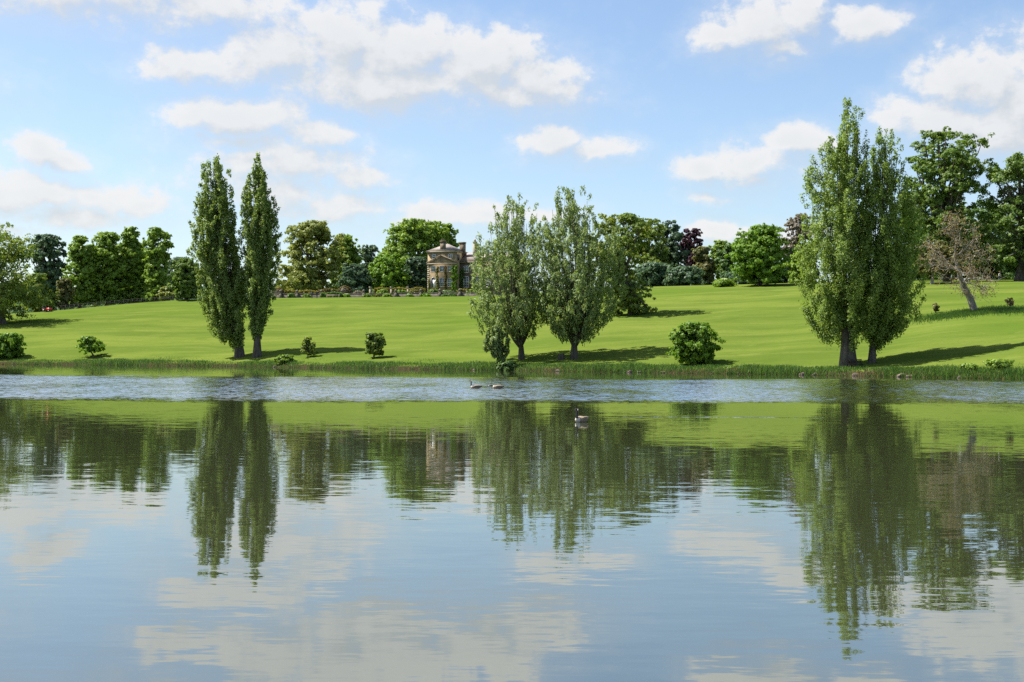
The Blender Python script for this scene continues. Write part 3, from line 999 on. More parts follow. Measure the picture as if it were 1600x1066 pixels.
for i, (px, ol, Dd) in enumerate([
        (124, [(369, 117, 134), (385, 109, 142), (410, 107, 148), (440, 105, 150), (476, 107, 147)], 338),
        (167, [(363, 156, 176), (375, 146, 190), (400, 140, 196), (440, 138, 198), (474, 142, 195)], 342),
        (206, [(355, 200, 209), (370, 192, 220), (400, 188, 228), (440, 190, 231), (471, 192, 230)], 346),
        (244, [(356, 236, 251), (370, 229, 264), (386, 226, 269), (405, 228, 262), (440, 224, 266), (469, 226, 264)], 340)]):
    tree('lime_tree', ['first lime from the left in the crest row, beside the brownish thicket', 'broadest lime, second from the left in the crest row',
                       'narrow pointed lime, third from the left in the crest row', 'last lime of the crest row, next to the small dark round tree'][i],
         px, ol, 'lime', D=Dd, N=17000, nclump=130, clump=.21, tr=.5, group=LG, limbs=20)
for px, yt, lab in [(148, 384, 'dark tree glimpsed between the first and broadest limes'), (190, 382, 'dark tree glimpsed between the broadest and pointed limes'),
                    (226, 386, 'dark tree glimpsed between the pointed and last limes')]:
    tree('broad_tree', lab, px, [(yt, px - 14, px + 14), (yt + 16, px - 24, px + 24), (440, px - 26, px + 26), (474, px - 26, px + 26)], 'oak', D=372, N=9000, nclump=50, clump=.26, tr=.4,
         group='dark trees behind the left lime row')
tree('lime_tree', 'small dark round tree left of the far left poplars', 290,
     [(404, 281, 300), (416, 270, 311), (435, 265, 315), (454, 268, 314), (464, 278, 304)], 'oak', 469.5, N=12000, nclump=60, clump=.22, tr=.35)
tree('thorn_bush', 'pale little bush between the last lime and the dark round tree', 262, [(448, 252, 268), (458, 246, 274), (468, 248, 272)], 'pale', D=335, N=3000, nclump=18, clump=.3, tr=.12, cat='bush')
tree('broad_tree', 'grey-green far tree showing behind the dark round tree', 276, [(402, 264, 290), (420, 256, 304), (450, 254, 306), (466, 258, 300)], 'far_leaf_haze', D=430, N=8000, nclump=44, clump=.25, tr=.4)
# --- behind the terrace
tree('willow_tree', 'tall pale yellow-green tree right of the far left poplars', 482,
     [(346, 472, 500), (360, 452, 520), (385, 440, 534), (410, 433, 536), (440, 430, 532), (456, 432, 526)], 'pale', D=385, N=22000, nclump=100, clump=.17, gap=.08, tr=.6)
tree('broad_tree', 'mid green rounded tree right of the pale yellow-green one', 538,
     [(368, 526, 546), (385, 516, 560), (410, 514, 566), (440, 514, 568), (458, 518, 565)], 'lime', D=400, N=15000, nclump=65, clump=.22, tr=.5)
tree('broad_tree', 'small far bluish tree between the mid green tree and the great lime', 577, [(383, 570, 585), (396, 562, 592), (420, 560, 594), (455, 560, 594)], 'far_leaf_haze', D=460, N=7000, nclump=44, clump=.25, tr=.5)
tree('holly_tree', 'dark bluish low tree with glinting leaves above the terrace', 555,
     [(413, 545, 566), (425, 533, 576), (440, 528, 580), (457, 530, 578)], 'blue_dark', D=362, N=10000, nclump=55, clump=.22, tr=.3)
tree('lime_tree', 'great lime with the highest crown beside the mansion', 642,
     [(343, 628, 652), (355, 613, 668), (375, 605, 680), (410, 592, 685), (440, 586, 682), (458, 590, 676)], 'lime', D=392, N=26000, nclump=100, clump=.19, tr=.8, group='limes beside the mansion')
tree('lime_tree', 'lime with rounded top just left of the mansion chimney', 678,
     [(346, 664, 690), (358, 654, 700), (385, 650, 706), (425, 652, 708), (455, 656, 704)], 'lime', D=400, N=16000, nclump=70, clump=.22, tr=.6, group='limes beside the mansion')
tree('lime_tree', 'lime rising directly behind the mansion roof', 702,
     [(350, 690, 706), (364, 682, 712), (390, 680, 716), (430, 680, 720), (455, 684, 716)], 'lime', D=408, N=12000, nclump=60, clump=.22, tr=.5, group='limes beside the mansion')
tree('lime_tree', 'lower lighter lime in front of the great lime', 606,
     [(397, 596, 616), (410, 584, 630), (430, 578, 640), (456, 580, 642)], 'maple', D=366, N=13000, nclump=60, clump=.22, tr=.4, group='limes beside the mansion')
tree('broad_tree', 'shadowed tree close against the left wall of the mansion', 652, [(402, 640, 662), (416, 630, 670), (440, 628, 672), (460, 630, 670)], 'blue_dark', D=372, N=9000, nclump=50, clump=.24, tr=.4)
# --- shore bushes
tree('shore_bush', 'rounded leafy bush at the left edge of the far bank', 16, [(521, 4, 26), (530, -14, 36), (545, -20, 40), (557, -15, 37)], 'maple', 560, N=9000, nclump=44, clump=.24, tr=.15, cat='bush', stems=4)
tree('shore_tree', 'little tree leaning left on the far bank near the left edge', 147, [(526, 136, 147), (534, 126, 160), (542, 121, 163), (550, 121, 152)], 'maple', 558, N=2600, nclump=20, clump=.25, gap=.15, tr=.16,
     limbs=18)
tree('sapling', 'thin feathery sapling on the bank right of the far left poplars', 481, [(527, 478, 485), (538, 469, 492), (550, 465, 497), (553, 472, 490)], 'oak_light', 558.5, N=1300, nclump=20, clump=.2, gap=.1, tr=.08,
     limbs=24)
tree('shore_tree', 'small dense dark round tree alone on the bank below the mansion', 584, [(521, 577, 592), (530, 570, 600), (543, 568, 601), (553, 573, 597)], 'oak_light', 559.5, N=6500, nclump=44, clump=.24, tr=.14,
     limbs=14)
tree('shore_tree', 'bushy round green tree on the bank between the poplar groups', 1083,
     [(504, 1071, 1098), (515, 1055, 1114), (530, 1046, 1122), (545, 1044, 1124), (557, 1052, 1114), (564, 1064, 1100)], 'maple', 571, N=17000, nclump=75, clump=.2, gap=.1, tr=.25, limbs=30, stems=3, fork=.15)
tree('sapling', 'tiny sapling in a guard left of the dead brown tree', 1462, [(474, 1458, 1467), (480, 1457, 1468), (486, 1459, 1466)], 'olive', 489, N=260, nclump=9, clump=.3, tr=.08, limbs=8)
tree('sapling', 'tiny brownish sapling right of the dead brown tree', 1578, [(465, 1572, 1584), (472, 1570, 1586), (478, 1574, 1582)], 'brown', 485, N=130, nclump=9, clump=.3, tr=.08, limbs=14)


# --- the dead tree, brown-leaved
def dead_tree():
    global rng
    rng = np.random.default_rng(55)
    base = hit(1522, 487)
    D = base.y
    rel = lambda px, py, y=0.0: np.array([at(px, py, D).x - base.x, y, at(px, py, D).z - base.z])
    wood = MB()
    tips = []

    def grow(p, d, ln, r_, dep):
        n = 6
        pts = [p]
        for i in range(n - 1):
            d = d + rng.normal(size=3) * .17 + np.array([0, 0, .03])
            d /= np.linalg.norm(d)
            pts.append(pts[-1] + d * ln / (n - 1))
        pts = np.array(pts)
        wood.tube(pts, np.linspace(r_, max(r_ * .45, .018), n), 6 if dep < 2 else 4, False)
        if dep >= 2:
            tips.extend(pts[2:])
        if dep >= 4:
            return
        for j in range(4 if dep < 3 else 3):
            i = int(rng.integers(1, n))
            dd = d * .6 + rng.normal(size=3) * .62
            dd /= np.linalg.norm(dd)
            grow(pts[i], dd, ln * rng.uniform(.55, .8), max(r_ * .5, .02), dep + 1)
    main = np.array([rel(1523, 492), rel(1520, 478), rel(1516, 466), rel(1508, 452), rel(1503, 440), rel(1497, 422), rel(1492, 400), rel(1494, 378), rel(1486, 352)])
    wood.tube(main, [.62, .52, .48, .43, .36, .28, .2, .13, .04], 10, False)
    for i, (dx, dy, dz, ln) in {3: (-.8, -.3, .45, 4), 4: (.75, .2, .65, 5), 5: (-.9, .3, .5, 4.2), 6: (.6, -.5, .7, 3.6), 7: (-.6, .1, .8, 3)}.items():
        grow(main[i], np.array([dx, dy, dz]) / math.sqrt(dx * dx + dy * dy + dz * dz), ln, .16, 1)
    for i in range(4):
        grow(main[4 + i % 4], np.array([rng.uniform(-1, 1), rng.uniform(-1, 1), rng.uniform(-.1, .5)]), 3.4, .11, 1)
    root = thing('dead_tree', 'dead pale-trunked leaning tree with thin brown foliage on the lawn', 'tree', base)
    wood.build('trunk', 'bark_grey', root, smooth=True)
    tips = np.array(tips)
    N = 2700
    c = tips[rng.integers(0, len(tips), N)] + rng.normal(size=(N, 3)) * .34
    keep = c[:, 2] > 2.0
    c = c[keep]
    v, q = leaves_np(c, rng.normal(size=c.shape), .125, .075)
    link('crown', mesh_np('crown', v, q, mats=['brown']), root)


dead_tree()


# --- distant woods (one mass)
def far_wood():
    global rng
    rng = np.random.default_rng(77)
    cc, cr, cz = [], [], []
    for i in range(330):
        px = rng.uniform(-500, 2300)
        D = rng.uniform(470, 640)
        g_ = on(px, D)
        h = rng.uniform(8, 13)
        for j in range(4):
            r_ = rng.uniform(2.5, 4.5)
            cc.append((g_.x + rng.normal() * 2.6, g_.y + rng.normal() * 2.6, g_.z + h * rng.uniform(.25, .85)))
            cr.append(r_)
            cz.append(r_ * rng.uniform(.8, 1.3))
    for i in range(150):   # firs on the far left hill
        px = rng.uniform(-300, 420)
        D = rng.uniform(760, 980)
        g_ = on(px, D)
        h = rng.uniform(16, 25)
        for j in range(6):
            f = j / 5
            cc.append((g_.x, g_.y, g_.z + h * (.15 + .8 * f)))
            cr.append(3.6 * (1 - f) + .7)
            cz.append(3.2)
    cc, cr, cz = map(np.array, (cc, cr, cz))
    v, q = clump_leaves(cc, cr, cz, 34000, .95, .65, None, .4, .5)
    link('distant_woods', mesh_np('distant_woods', v, q, mats=['far_leaf_haze']), kind='stuff', label='bluish distant woods behind the park trees')
    # dark undergrowth closing the view under the right-hand oaks
    cc, cr, cz = [], [], []
    for i in range(90):
        px = rng.uniform(1395, 1760)
        D = rng.uniform(300, 335)
        g_ = on(px, D)
        r_ = rng.uniform(1.6, 2.8)
        cc.append((g_.x, g_.y, g_.z + rng.uniform(.4, 5.5)))
        cr.append(r_)
        cz.append(r_)
    cc, cr, cz = map(np.array, (cc, cr, cz))
    v, q = clump_leaves(cc, cr, cz, 16000, .4, .26, None, .4, .5)
    link('undergrowth', mesh_np('undergrowth', v, q, mats=['dark']), kind='stuff', label='dark undergrowth beneath the right-hand oaks')


far_wood()


# ------------------------------------------------------------------ bank vegetation
def bank():
    global rng
    rng = np.random.default_rng(91)

    def blades(N, pxr, dr, hr, width, lean, seedn, keep=None):
        px = rng.uniform(*pxr, N)
        d = rng.uniform(0, 1, N) ** 1.2 * (dr[1] - dr[0]) + dr[0]
        ds = np.interp(px, GX, a_ds)
        D = ds + d
        X = (px - 800) / F * D
        nz = vnoise(np.stack([X, D * .6, X * 0], 1), .9, seedn)
        nz2 = vnoise(np.stack([X, D, X * 0], 1), .23, seedn * 3)
        if keep is not None:
            m = nz2 + rng.uniform(-.5, .5, N) > keep
            px, d, D, X, nz, nz2 = (a[m] for a in (px, d, D, X, nz, nz2))
        n = len(X)
        Z = tz(px, D) - .05
        h = rng.uniform(*hr, n) * (1 + .45 * nz + .45 * nz2) * np.clip(1.15 - .10 * d, .3, 1.15)
        b = np.stack([X, D, Z], 1)
        a = rng.uniform(0, 2 * np.pi, n)
        wv = np.stack([np.cos(a), np.sin(a) * .4, np.zeros(n)], 1) * width
        ln = rng.normal(size=(n, 3)) * lean * h[:, None]
        ln[:, 2] = 0
        mid = b + ln * .35 + np.stack([h * 0, h * 0, h * .6], 1)
        top = b + ln + np.stack([h * 0, h * 0, h], 1)
        v = np.stack([b - wv, b + wv, mid + wv * .8, mid - wv * .8, top], 1).reshape(-1, 3)
        i = np.arange(n)[:, None] * 5
        return v, i + np.array([[0, 1, 2, 3]]), i + np.array([[3, 2, 4]])
    v, q, t = blades(46000, (-90, 1690), (-.25, 4.2), (.30, .62), .036, .3, 3.1, keep=-.42)
    link('reeds', mesh_np('reeds', v, q, t, ['reed']), kind='stuff', label='green reeds and rank grass along the far bank')
    v, q, t = blades(6000, (-90, 1690), (-.35, .8), (.18, .42), .035, .35, 5.7, keep=.05)
    link('dead_reeds', mesh_np('dead_reeds', v, q, t, ['reed_dead']), kind='stuff', label='straw-coloured dead reed stems at the waterline')
    v, q, t = blades(9000, (-90, 1690), (3.6, 9.0), (.22, .55), .020, .2, 8.3, keep=.12)
    link('seeding_grass', mesh_np('seeding_grass', v, q, t, ['reed']), kind='stuff', label='thin seeding grass behind the reeds')
    # rough grass round the dead tree
    c = hit(1530, 488)
    n = 9000
    X = c.x + rng.normal(size=n) * 4.5
    Y = c.y + rng.normal(size=n) * 2.2
    Z = tz(800 + F * X / Y, Y) - .03
    h = rng.uniform(.2, .55, n)
    b = np.stack([X, Y, Z], 1)
    wv = np.stack([np.full(n, .035), np.zeros(n), np.zeros(n)], 1)
    top = b + np.stack([rng.normal(size=n) * .1, rng.normal(size=n) * .1, h], 1)
    v = np.stack([b - wv, b + wv, top], 1).reshape(-1, 3)
    link('rough_grass', mesh_np('rough_grass', v, None, np.arange(n * 3).reshape(-1, 3), ['reed']), kind='stuff', label='uncut grass round the dead brown tree')
    # waterside rocks
    spots = [(1255, 1.2, 'flat pinkish rock at the waterline left of the tallest poplar'), (1274, 1.0, 'rounded pinkish rock nearest the tallest poplar on its left'),
             (1338, 1.3, 'rock at the waterline under the bench'), (1408, 1.5, 'biggest grey-brown rock right of the poplar pair'), (1422, 1.0, 'small rock right of the biggest grey-brown one'),
             (1500, .9, 'lone rock near the right edge of the bank'), (985, 1.1, 'pale rock left of the bushy bank tree'), (1000, .8, 'small pale rock beside the pale one'),
             (1036, .9, 'rock hard against the bushy bank tree'), (430, .9, 'reddish rock below the far left poplars'), (742, .8, 'rock near the silvery leaning bush'),
             (872, 1.0, 'dark rock below the tree stump')]
    for px, sc, lab in spots:
        ds = float(np.interp(px, GX, a_ds))
        D = ds + .05
        sc *= .55
        bm = bmesh.new()
        bmesh.ops.create_icosphere(bm, subdivisions=2, radius=.5)
        for vv in bm.verts:
            f = 1 + .28 * math.sin(vv.co.x * 7 + px) * math.sin(vv.co.y * 6 + px * .3) + random.uniform(-.09, .09)
            vv.co = Vector((vv.co.x * 1.35 * f, vv.co.y * .8 * f, vv.co.z * .8 * f)) * sc
        me = bpy.data.meshes.new('rock')
        bm.to_mesh(me)
        bm.free()
        me.materials.append(MATS['rock'])
        link('rock', me, None, ((px - 800) / F * D, D, .05), label=lab, category='rock', group='rocks along the far waterline')
    # tree stump
    s = hit(877, 562)
    st = thing('tree_stump', 'low dark tree stump on the bank left of the broad poplar', 'stump', s)
    m = MB()
    m.lathe([(.62, -.2), (.52, .1), (.46, .4), (.44, .72), (.40, .76)], 12)
    m.build('trunk', 'bark_dark', st, smooth=False)
    m = MB()
    m.lathe([(.38, .765), (.36, .775)], 12)
    m.build('cut_face', 'bark_grey', st)
    # dark overhanging bush in the notch below the silvery bush
    tree('bank_bush', 'dark bush overhanging the water below the silvery leaning bush', 792, [(564, 784, 802), (570, 778, 806), (580, 780, 806)], 'dark', D=float(np.interp(792, GX, a_ds)) + .4, N=2600, nclump=20,
         clump=.3, tr=.08, cat='bush')
    # fresh green clumps at the right end of the bank
    for px, yt, w_, lab in [(1560, 562, 20, 'fresh green nettle clump at the right end of the bank'), (1515, 569, 14, 'smaller green nettle clump left of the fresh one at the right end'),
                            (445, 555, 14, 'fresh green clump on the bank right of the far left poplars'), (1140, 572, 12, 'green clump right of the bushy bank tree')]:
        ds = float(np.interp(px, GX, a_ds)) + 2.4
        tree('nettle_clump', lab, px, [(yt, px - w_ * .6, px + w_ * .6), (yt + 6, px - w_, px + w_), (yt + 11, px - w_, px + w_)], 'lime', D=ds, N=2600, nclump=22, clump=.3, tr=.06, cat='plant',
             group='fresh green clumps on the bank')


bank()


# ------------------------------------------------------------------ mansion
def mansion():
    D = 345.0
    g_ = on(668, D)
    base = Vector((at(668, 465, D).x, D, g_.z - .3))
    zt = lambda py: at(690, py, D).z - base.z     # height seen at a photo row
    h = thing('mansion', 'honey-coloured stone country mansion with pediment, hipped roof and chimneys', 'house', base, R(-18))
    W, Dp = 8.1, 9.0
    eave = zt(393)
    ped = zt(412)
    ap = zt(400.5)
    m = MB()
    m.box(0, W, 0, Dp, -1.5, eave)
    m.build('wall', 'stone', h)
    # corner stones
    m = MB()
    for i in range(int(ped / .55)):
        w_ = .75 if i % 2 else .5
        m.box(-.04, w_, -.06, -.001, i * .55 + .02, i * .55 + .5)
        m.box(W - w_, W + .04, -.06, -.001, i * .55 + .02, i * .55 + .5)
    m.build('quoins', 'stone_pale', h, kind='stuff')
    # cornices
    m = MB()
    m.box(-.3, W + .3, -.35, Dp + .3, eave - .35, eave - .003)
    m.build('cornice', 'stone_pale', h)
    m = MB()
    m.box(-.22, W + .22, -.45, -.065, ped - .30, ped)
    m.build('pediment_base', 'stone_pale', h)
    m = MB()
    m.poly([(0.1, ped + .003), (W - .1, ped + .003), (W / 2, ap)], -.20, -.003)
    pd = m.build('pediment', 'stone', h)
    for sgn in (-1, 1):
        m = MB()
        x0, x1 = W / 2, W / 2 + sgn * (W / 2 + .28)
        t_ = .28
        if sgn > 0:
            m.poly([(x0, ap), (x1, ped + .004), (x1, ped + t_), (x0, ap + t_)], -.50, -.205)
        else:
            m.poly([(x1, ped + .004), (x0, ap), (x0, ap + t_), (x1, ped + t_)], -.50, -.205)
        m.build('raking_cornice', 'stone_dark', pd)
    m = MB()
    zc = ped + (ap - ped) * .42
    ring = [(W / 2 + .42 * math.cos(a), -.24, zc + .42 * math.sin(a)) for a in np.linspace(0, 2 * math.pi, 17)]
    m.tube(ring, .10, 6, False)
    m.build('oculus', 'stone_dark', pd)
    # hipped roof
    def hip(x0, x1, y0, y1, z, hgt, nm, mat, inset):
        mm = MB()
        cx = (x0 + x1) / 2
        v = [(x0, y0, z), (x1, y0, z), (x1, y1, z), (x0, y1, z), (cx, y0 + inset, z + hgt), (cx, y1 - inset, z + hgt)]
        mm.add(v, [(1, 2, 5, 4), (3, 0, 4, 5), (3, 2, 1, 0)], [(0, 1, 4), (2, 3, 5)])
        return mm.build(nm, mat, h)
    roof = hip(-.45, W + .45, -.45, Dp + .45, eave + .002, zt(379.5) - eave, 'roof', 'slate', 4.6)
    # slate courses standing proud of the roof
    # chimneys
    def chimney(x, y, z0_, z1_, w_, d_, mat, pots):
        mm = MB()
        mm.box(x - w_ / 2, x + w_ / 2, y - d_ / 2, y + d_ / 2, z0_, z1_)
        mm.box(x - w_ / 2 - .12, x + w_ / 2 + .12, y - d_ / 2 - .12, y + d_ / 2 + .12, z1_ + .002, z1_ + .3)
        c_ = mm.build('chimney', mat, roof)
        mm = MB()
        for i in range(pots):
            mm.lathe([(.2, 0), (.16, .5), (.19, .55), (.12, .56)], 8, (x + (i - (pots - 1) / 2) * .6, y, z1_ + .303))
        if pots:
            mm.build('chimney_pot', 'stone_pale', c_, kind='stuff')
    chimney(W * .5, .9, eave - .2, zt(378.5), 1.35, .9, 'stone_dark', 2)
    chimney(W + .0, 5.2, eave - .6, zt(379), 1.4, 1.1, 'stone_dark', 0)
    chimney(W - 1.5, Dp - .6, eave - .2, zt(381), .7, .9, 'stone_dark', 1)
    # lower wing running right, set back
    wx1 = W + 16
    wz = zt(409)
    m = MB()
    m.box(W + .003, wx1, 3.0, Dp + 3, -1.5, wz)
    m.build('wing_wall', 'stone_dark', h)
    m = MB()
    m.box(W + .006, wx1 + .3, 2.7, 2.997, wz - .3, wz - .003)
    m.build('wing_cornice', 'stone_pale', h)
    m = MB()
    rz = zt(400.5)
    m.add([(W + .006, 2.55, wz + .002), (wx1 + .3, 2.55, wz + .002), (wx1 + .3, Dp + 3.3, wz + .002), (W + .006, Dp + 3.3, wz + .002), (W + .006, 7, rz + 1.2), (wx1 + .3, 7, rz + 1.2)],
          [(0, 1, 5, 4), (2, 3, 4, 5), (3, 2, 1, 0)], [(3, 0, 4), (1, 2, 5)])
    wr = m.build('wing_roof', 'slate', h)
    m = MB()
    m.box(W + 2.6, W + 3.45, 6.2, 7.2, wz, zt(377))
    m.box(W + 2.5, W + 3.55, 6.1, 7.3, zt(377) + .002, zt(376))
    m.lathe([(.34, 0), (.30, .5), (.05, .7)], 8, (W + 3.0, 6.7, zt(376) + .003))
    m.build('chimney', 'stone_pale', wr)
    # sash windows
    def window(cx, z0_, z1_, w_, y, nx, nz, blind=None, sidex=None):
        fr = MB()
        ob = .10
        fr.box(cx - w_ / 2, cx - w_ / 2 + ob, y - .10, y - .002, z0_, z1_)
        fr.box(cx + w_ / 2 - ob, cx + w_ / 2, y - .10, y - .002, z0_, z1_)
        fr.box(cx - w_ / 2 + ob, cx + w_ / 2 - ob, y - .10, y - .002, z1_ - ob, z1_)
        fr.box(cx - w_ / 2 + ob, cx + w_ / 2 - ob, y - .10, y - .002, z0_, z0_ + ob)
        for i in range(1, nx):
            x = cx - w_ / 2 + w_ * i / nx
            fr.box(x - .03, x + .03, y - .08, y - .032, z0_ + ob, z1_ - ob)
        for j in range(1, nz):
            z = z0_ + (z1_ - z0_) * j / nz
            t_ = .055 if j == nz // 2 else .028
            fr.box(cx - w_ / 2 + ob, cx + w_ / 2 - ob, y - .078, y - .034, z - t_, z + t_)
        f = fr.build('window', 'white_paint', h)
        p = MB()
        p.box(cx - w_ / 2 + ob, cx + w_ / 2 - ob, y - .028, y - .004, z0_ + ob, z1_ - ob)
        p.build('pane', 'glass', f)
        s_ = MB()
        s_.box(cx - w_ / 2 - .15, cx + w_ / 2 + .15, y - .24, y - .003, z0_ - .2, z0_ - .003)
        s_.build('sill', 'stone_pale', f)
        return f
    bx = [1.65, 4.1, 6.45]
    window(1.85, zt(404.8), zt(397.6), 1.05, 0, 2, 2)
    window(6.55, zt(404.5), zt(397.6), 1.05, 0, 2, 2)
    for x in bx:
        window(x, zt(425), zt(416.3), 1.35, 0, 3, 4)
    window(bx[1], zt(448), zt(435), 1.4, 0, 3, 4)
    window(bx[2], zt(448), zt(436), 1.3, 0, 3, 4)
    # glazed garden door, left bay
    x0 = bx[0]
    z0_, z1_ = zt(449.5), zt(434.5)
    m = MB()
    m.box(x0 - .68, x0 - .56, -.1, -.002, z0_, z1_ - .5)
    m.box(x0 + .56, x0 + .68, -.1, -.002, z0_, z1_ - .5)
    arc = [(x0 + .62 * math.cos(a), -.05, z1_ - .5 + .62 * math.sin(a)) for a in np.linspace(0, math.pi, 9)]
    m.tube(arc, .06, 5, False)
    dr = m.build('door', 'white_paint', h)
    m = MB()
    m.box(x0 - .555, x0 + .555, -.026, -.004, z0_, z1_ - .5)
    m.poly([(x0 + .56 * math.cos(a), z1_ - .498 + .56 * math.sin(a)) for a in np.linspace(0, math.pi, 9)], -.026, -.004)
    m.build('pane', 'glass', dr)
    m = MB()
    m.box(x0 - .05, x0 + .5, -.08, -.03, z0_, z1_ - .6)
    m.build('door_leaf', 'white_paint', dr)
    for x in (W + 1.9, W + 5.0, W + 8.2):
        window(x, zt(426), zt(415.5), 1.3, 3.0, 2, 4)
        window(x, zt(449), zt(432), 1.4, 3.0, 2, 4)
    # right flank of the main block: dark pane put in for the shade of the upper recess
    m = MB()
    m.box(W + .004, W + .08, 1.0, 2.6, zt(407), zt(398))
    m.build('recess_shade', 'glass', h)
    # climbers on the wall
    global rng
    rng = np.random.default_rng(31)

    def climber(x0_, x1_, za, zb, y, n, mat, nm):
        cc = np.stack([rng.uniform(x0_, x1_, 40), np.full(40, y - .15), rng.uniform(za, zb, 40)], 1)
        v, q = clump_leaves(cc, np.full(40, .35), np.full(40, .5), n, .2, .13)
        link(nm, mesh_np(nm, v, q, mats=[mat]), h)
    climber(W - .9, W + .55, .2, zt(417), -.15, 3800, 'maple', 'ivy')
    climber(2.5, 3.15, .2, zt(418), -.02, 900, 'olive', 'climbing_rose')
    climber(5.0, 5.5, .2, zt(418), -.02, 800, 'hedge_brown', 'climbing_rose')
    climber(.3, .8, .2, zt(436), -.02, 400, 'olive', 'climbing_rose')
    climber(W + .1, W + 1.2, .2, zt(420), 2.85, 900, 'dark', 'climbing_rose')


mansion()


# ------------------------------------------------------------------ terrace garden
def terrace():
    global rng
    rng = np.random.default_rng(17)
    Dw = lambda px: float(np.interp(px, GX, a_dc)) + 4.0
    # retaining wall of coursed stone
    wall = thing('terrace_wall', 'long low grey stone terrace wall below the mansion', 'wall', on(590, Dw(590)))
    base = wall.location
    pxs = np.arange(424, 800, 11.0)
    pts = [on(p, Dw(p)) for p in pxs]
    top = lambda p: at(p, np.interp(p, [424, 600, 760], [460.2, 459.2, 457.2]), Dw(p)).z
    seg = MB()
    course = MB()
    for i in range(len(pts) - 1):
        a, b = pts[i] - base, pts[i + 1] - base
        za, zb = top(pxs[i]) - base.z, top(pxs[i + 1]) - base.z
        for (lo, hi, y0, y1, mb) in ((-1.5, 0, 0, .5, seg), (0, .18, -.08, .58, course)):
            v = []
            for (p, z) in ((a, za), (b, zb)):
                zz0 = p.z + lo if lo < 0 else z + .003
                zz1 = z if lo < 0 else z + hi
                v += [(p.x, p.y + y0, zz0), (p.x, p.y + y1, zz0), (p.x, p.y + y1, zz1), (p.x, p.y + y0, zz1)]
            q = [(0, 4, 7, 3), (1, 2, 6, 5), (3, 7, 6, 2), (0, 1, 5, 4)]
            if i == 0:
                q.append((0, 3, 2, 1))
            if i == len(pts) - 2:
                q.append((4, 5, 6, 7))
            mb.add(v, q)
    seg.build('wall_face', 'wall_stone', wall)
    course.build('coping', 'wall_stone', wall)
    # stone piers with ball finials along the wall
    labs = {438: 'stone ball pier at the left end of the terrace wall', 464: 'stone ball pier left of the standing couple', 502: 'stone ball pier right of the standing couple', 534: 'stone ball pier right of the pale bench',
            568: 'stone ball pier below the dark bluish low tree', 618: 'stone ball pier below the lower lighter lime', 657: 'stone ball pier left of the mansion corner', 687: 'stone ball pier below the middle windows',
            718: 'stone ball pier below the mansion ivy'}
    src = None
    for px, lab in labs.items():
        p = on(px, Dw(px) - .45)
        z1 = top(px) - p.z
        o = thing('stone_pier', lab, 'pier', p, 0, 'stone piers along the terrace wall')
        if src is None:
            m = MB()
            m.box(-.36, .36, -.36, .36, -.6, 1.55)
            m.box(-.46, .46, -.46, .46, 1.553, 1.72)
            shaft = m.mesh('shaft', 'wall_stone')
            m = MB()
            m.lathe([(.12, 0), (.14, .12), (.3, .26), (.36, .46), (.3, .68), (.14, .82), (.05, .95)], 10, (0, 0, 1.725))
            src = (shaft, m.mesh('finial', 'wall_stone', True))
        link('shaft', src[0], o)
        link('finial', src[1], o)
        o.scale = (1, 1, max(z1 + .35, .9) / 1.7)
    # upper balustrade posts and statues nearer the house
    for px, lab in [(611, 'slim statue pedestal above the lower lighter lime\'s foot'), (637, 'slim statue pedestal before the shadowed tree'), (578, 'pale urn pedestal beside the dark bluish low tree')]:
        D2 = 338
        p = on(px, D2)
        ztop = at(px, 447.5, D2).z - p.z
        o = thing('stone_urn', lab, 'urn', p, 0, 'urns in the upper garden')
        m = MB()
        m.box(-.22, .22, -.22, .22, -.4, ztop - .8)
        m.build('pedestal', 'stone_pale', o)
        m = MB()
        m.lathe([(.1, 0), (.12, .1), (.27, .35), (.32, .55), (.28, .62), (.34, .72), (.1, .73)], 10, (0, 0, ztop - .797))
        m.build('urn_bowl', 'stone_pale', o, smooth=True)

    # clipped hedges and garden shrubs
    def hedge(nm, lab, px0, px1, y0, y1, Dd, mat, n, dome=False, thick=1.2, group=None):
        p0, p1 = on(px0, Dd), on(px1, Dd)
        c = on((px0 + px1) / 2, Dd)
        zt_ = at((px0 + px1) / 2, y0, Dd).z
        wd = (p1.x - p0.x) / 2
        hh = zt_ - c.z
        K = n
        if dome:
            d = rng.normal(size=(K, 3))
            d /= np.linalg.norm(d, axis=1, keepdims=True)
            d[:, 2] = abs(d[:, 2])
            pos = d * np.array([wd, wd * .8, hh]) * rng.uniform(.86, 1.0, (K, 1))
            nr = d
        else:
            f = rng.integers(0, 3, K)
            pos = rng.uniform(-1, 1, (K, 3)) * np.array([wd, thick, 1])
            pos[:, 2] = rng.uniform(0, hh, K)
            nr = np.zeros((K, 3))
            pos[f == 0, 2] = hh
            nr[f == 0] = (0, 0, 1)
            pos[f == 1, 1] = -thick
            nr[f == 1] = (0, -1, 0)
            pos[f == 2, 0] = -wd
            nr[f == 2] = (-1, 0, 0)
            pos += rng.normal(size=(K, 3)) * .12
            pos[:, 2] += .16 * np.sin(pos[:, 0] * 1.3 + px0)
        v, q = leaves_np(pos, nr + rng.normal(size=(K, 3)) * .4, .27, .18)
        o = thing(nm, lab, 'topiary' if dome else 'hedge', c, 0, group)
        link('foliage', mesh_np('foliage', v, q, mats=[mat]), o)
        m = MB()
        if dome:
            m.lathe([(wd * .85, -.3), (wd * .85, .02), (wd * .78, hh * .45), (wd * .5, hh * .78), (wd * .1, hh * .9)], 10)
        else:
            m.box(-wd * .97, wd * .97, -thick * .85, thick * .85, -.4, hh * .86)
        m.build('stems', 'wood_dark', o)
    hedge('topiary_dome', 'brown clipped dome beside the far left poplars', 421, 447, 449.5, 461, 331, 'hedge_brown', 1600, True, group='clipped domes on the terrace')
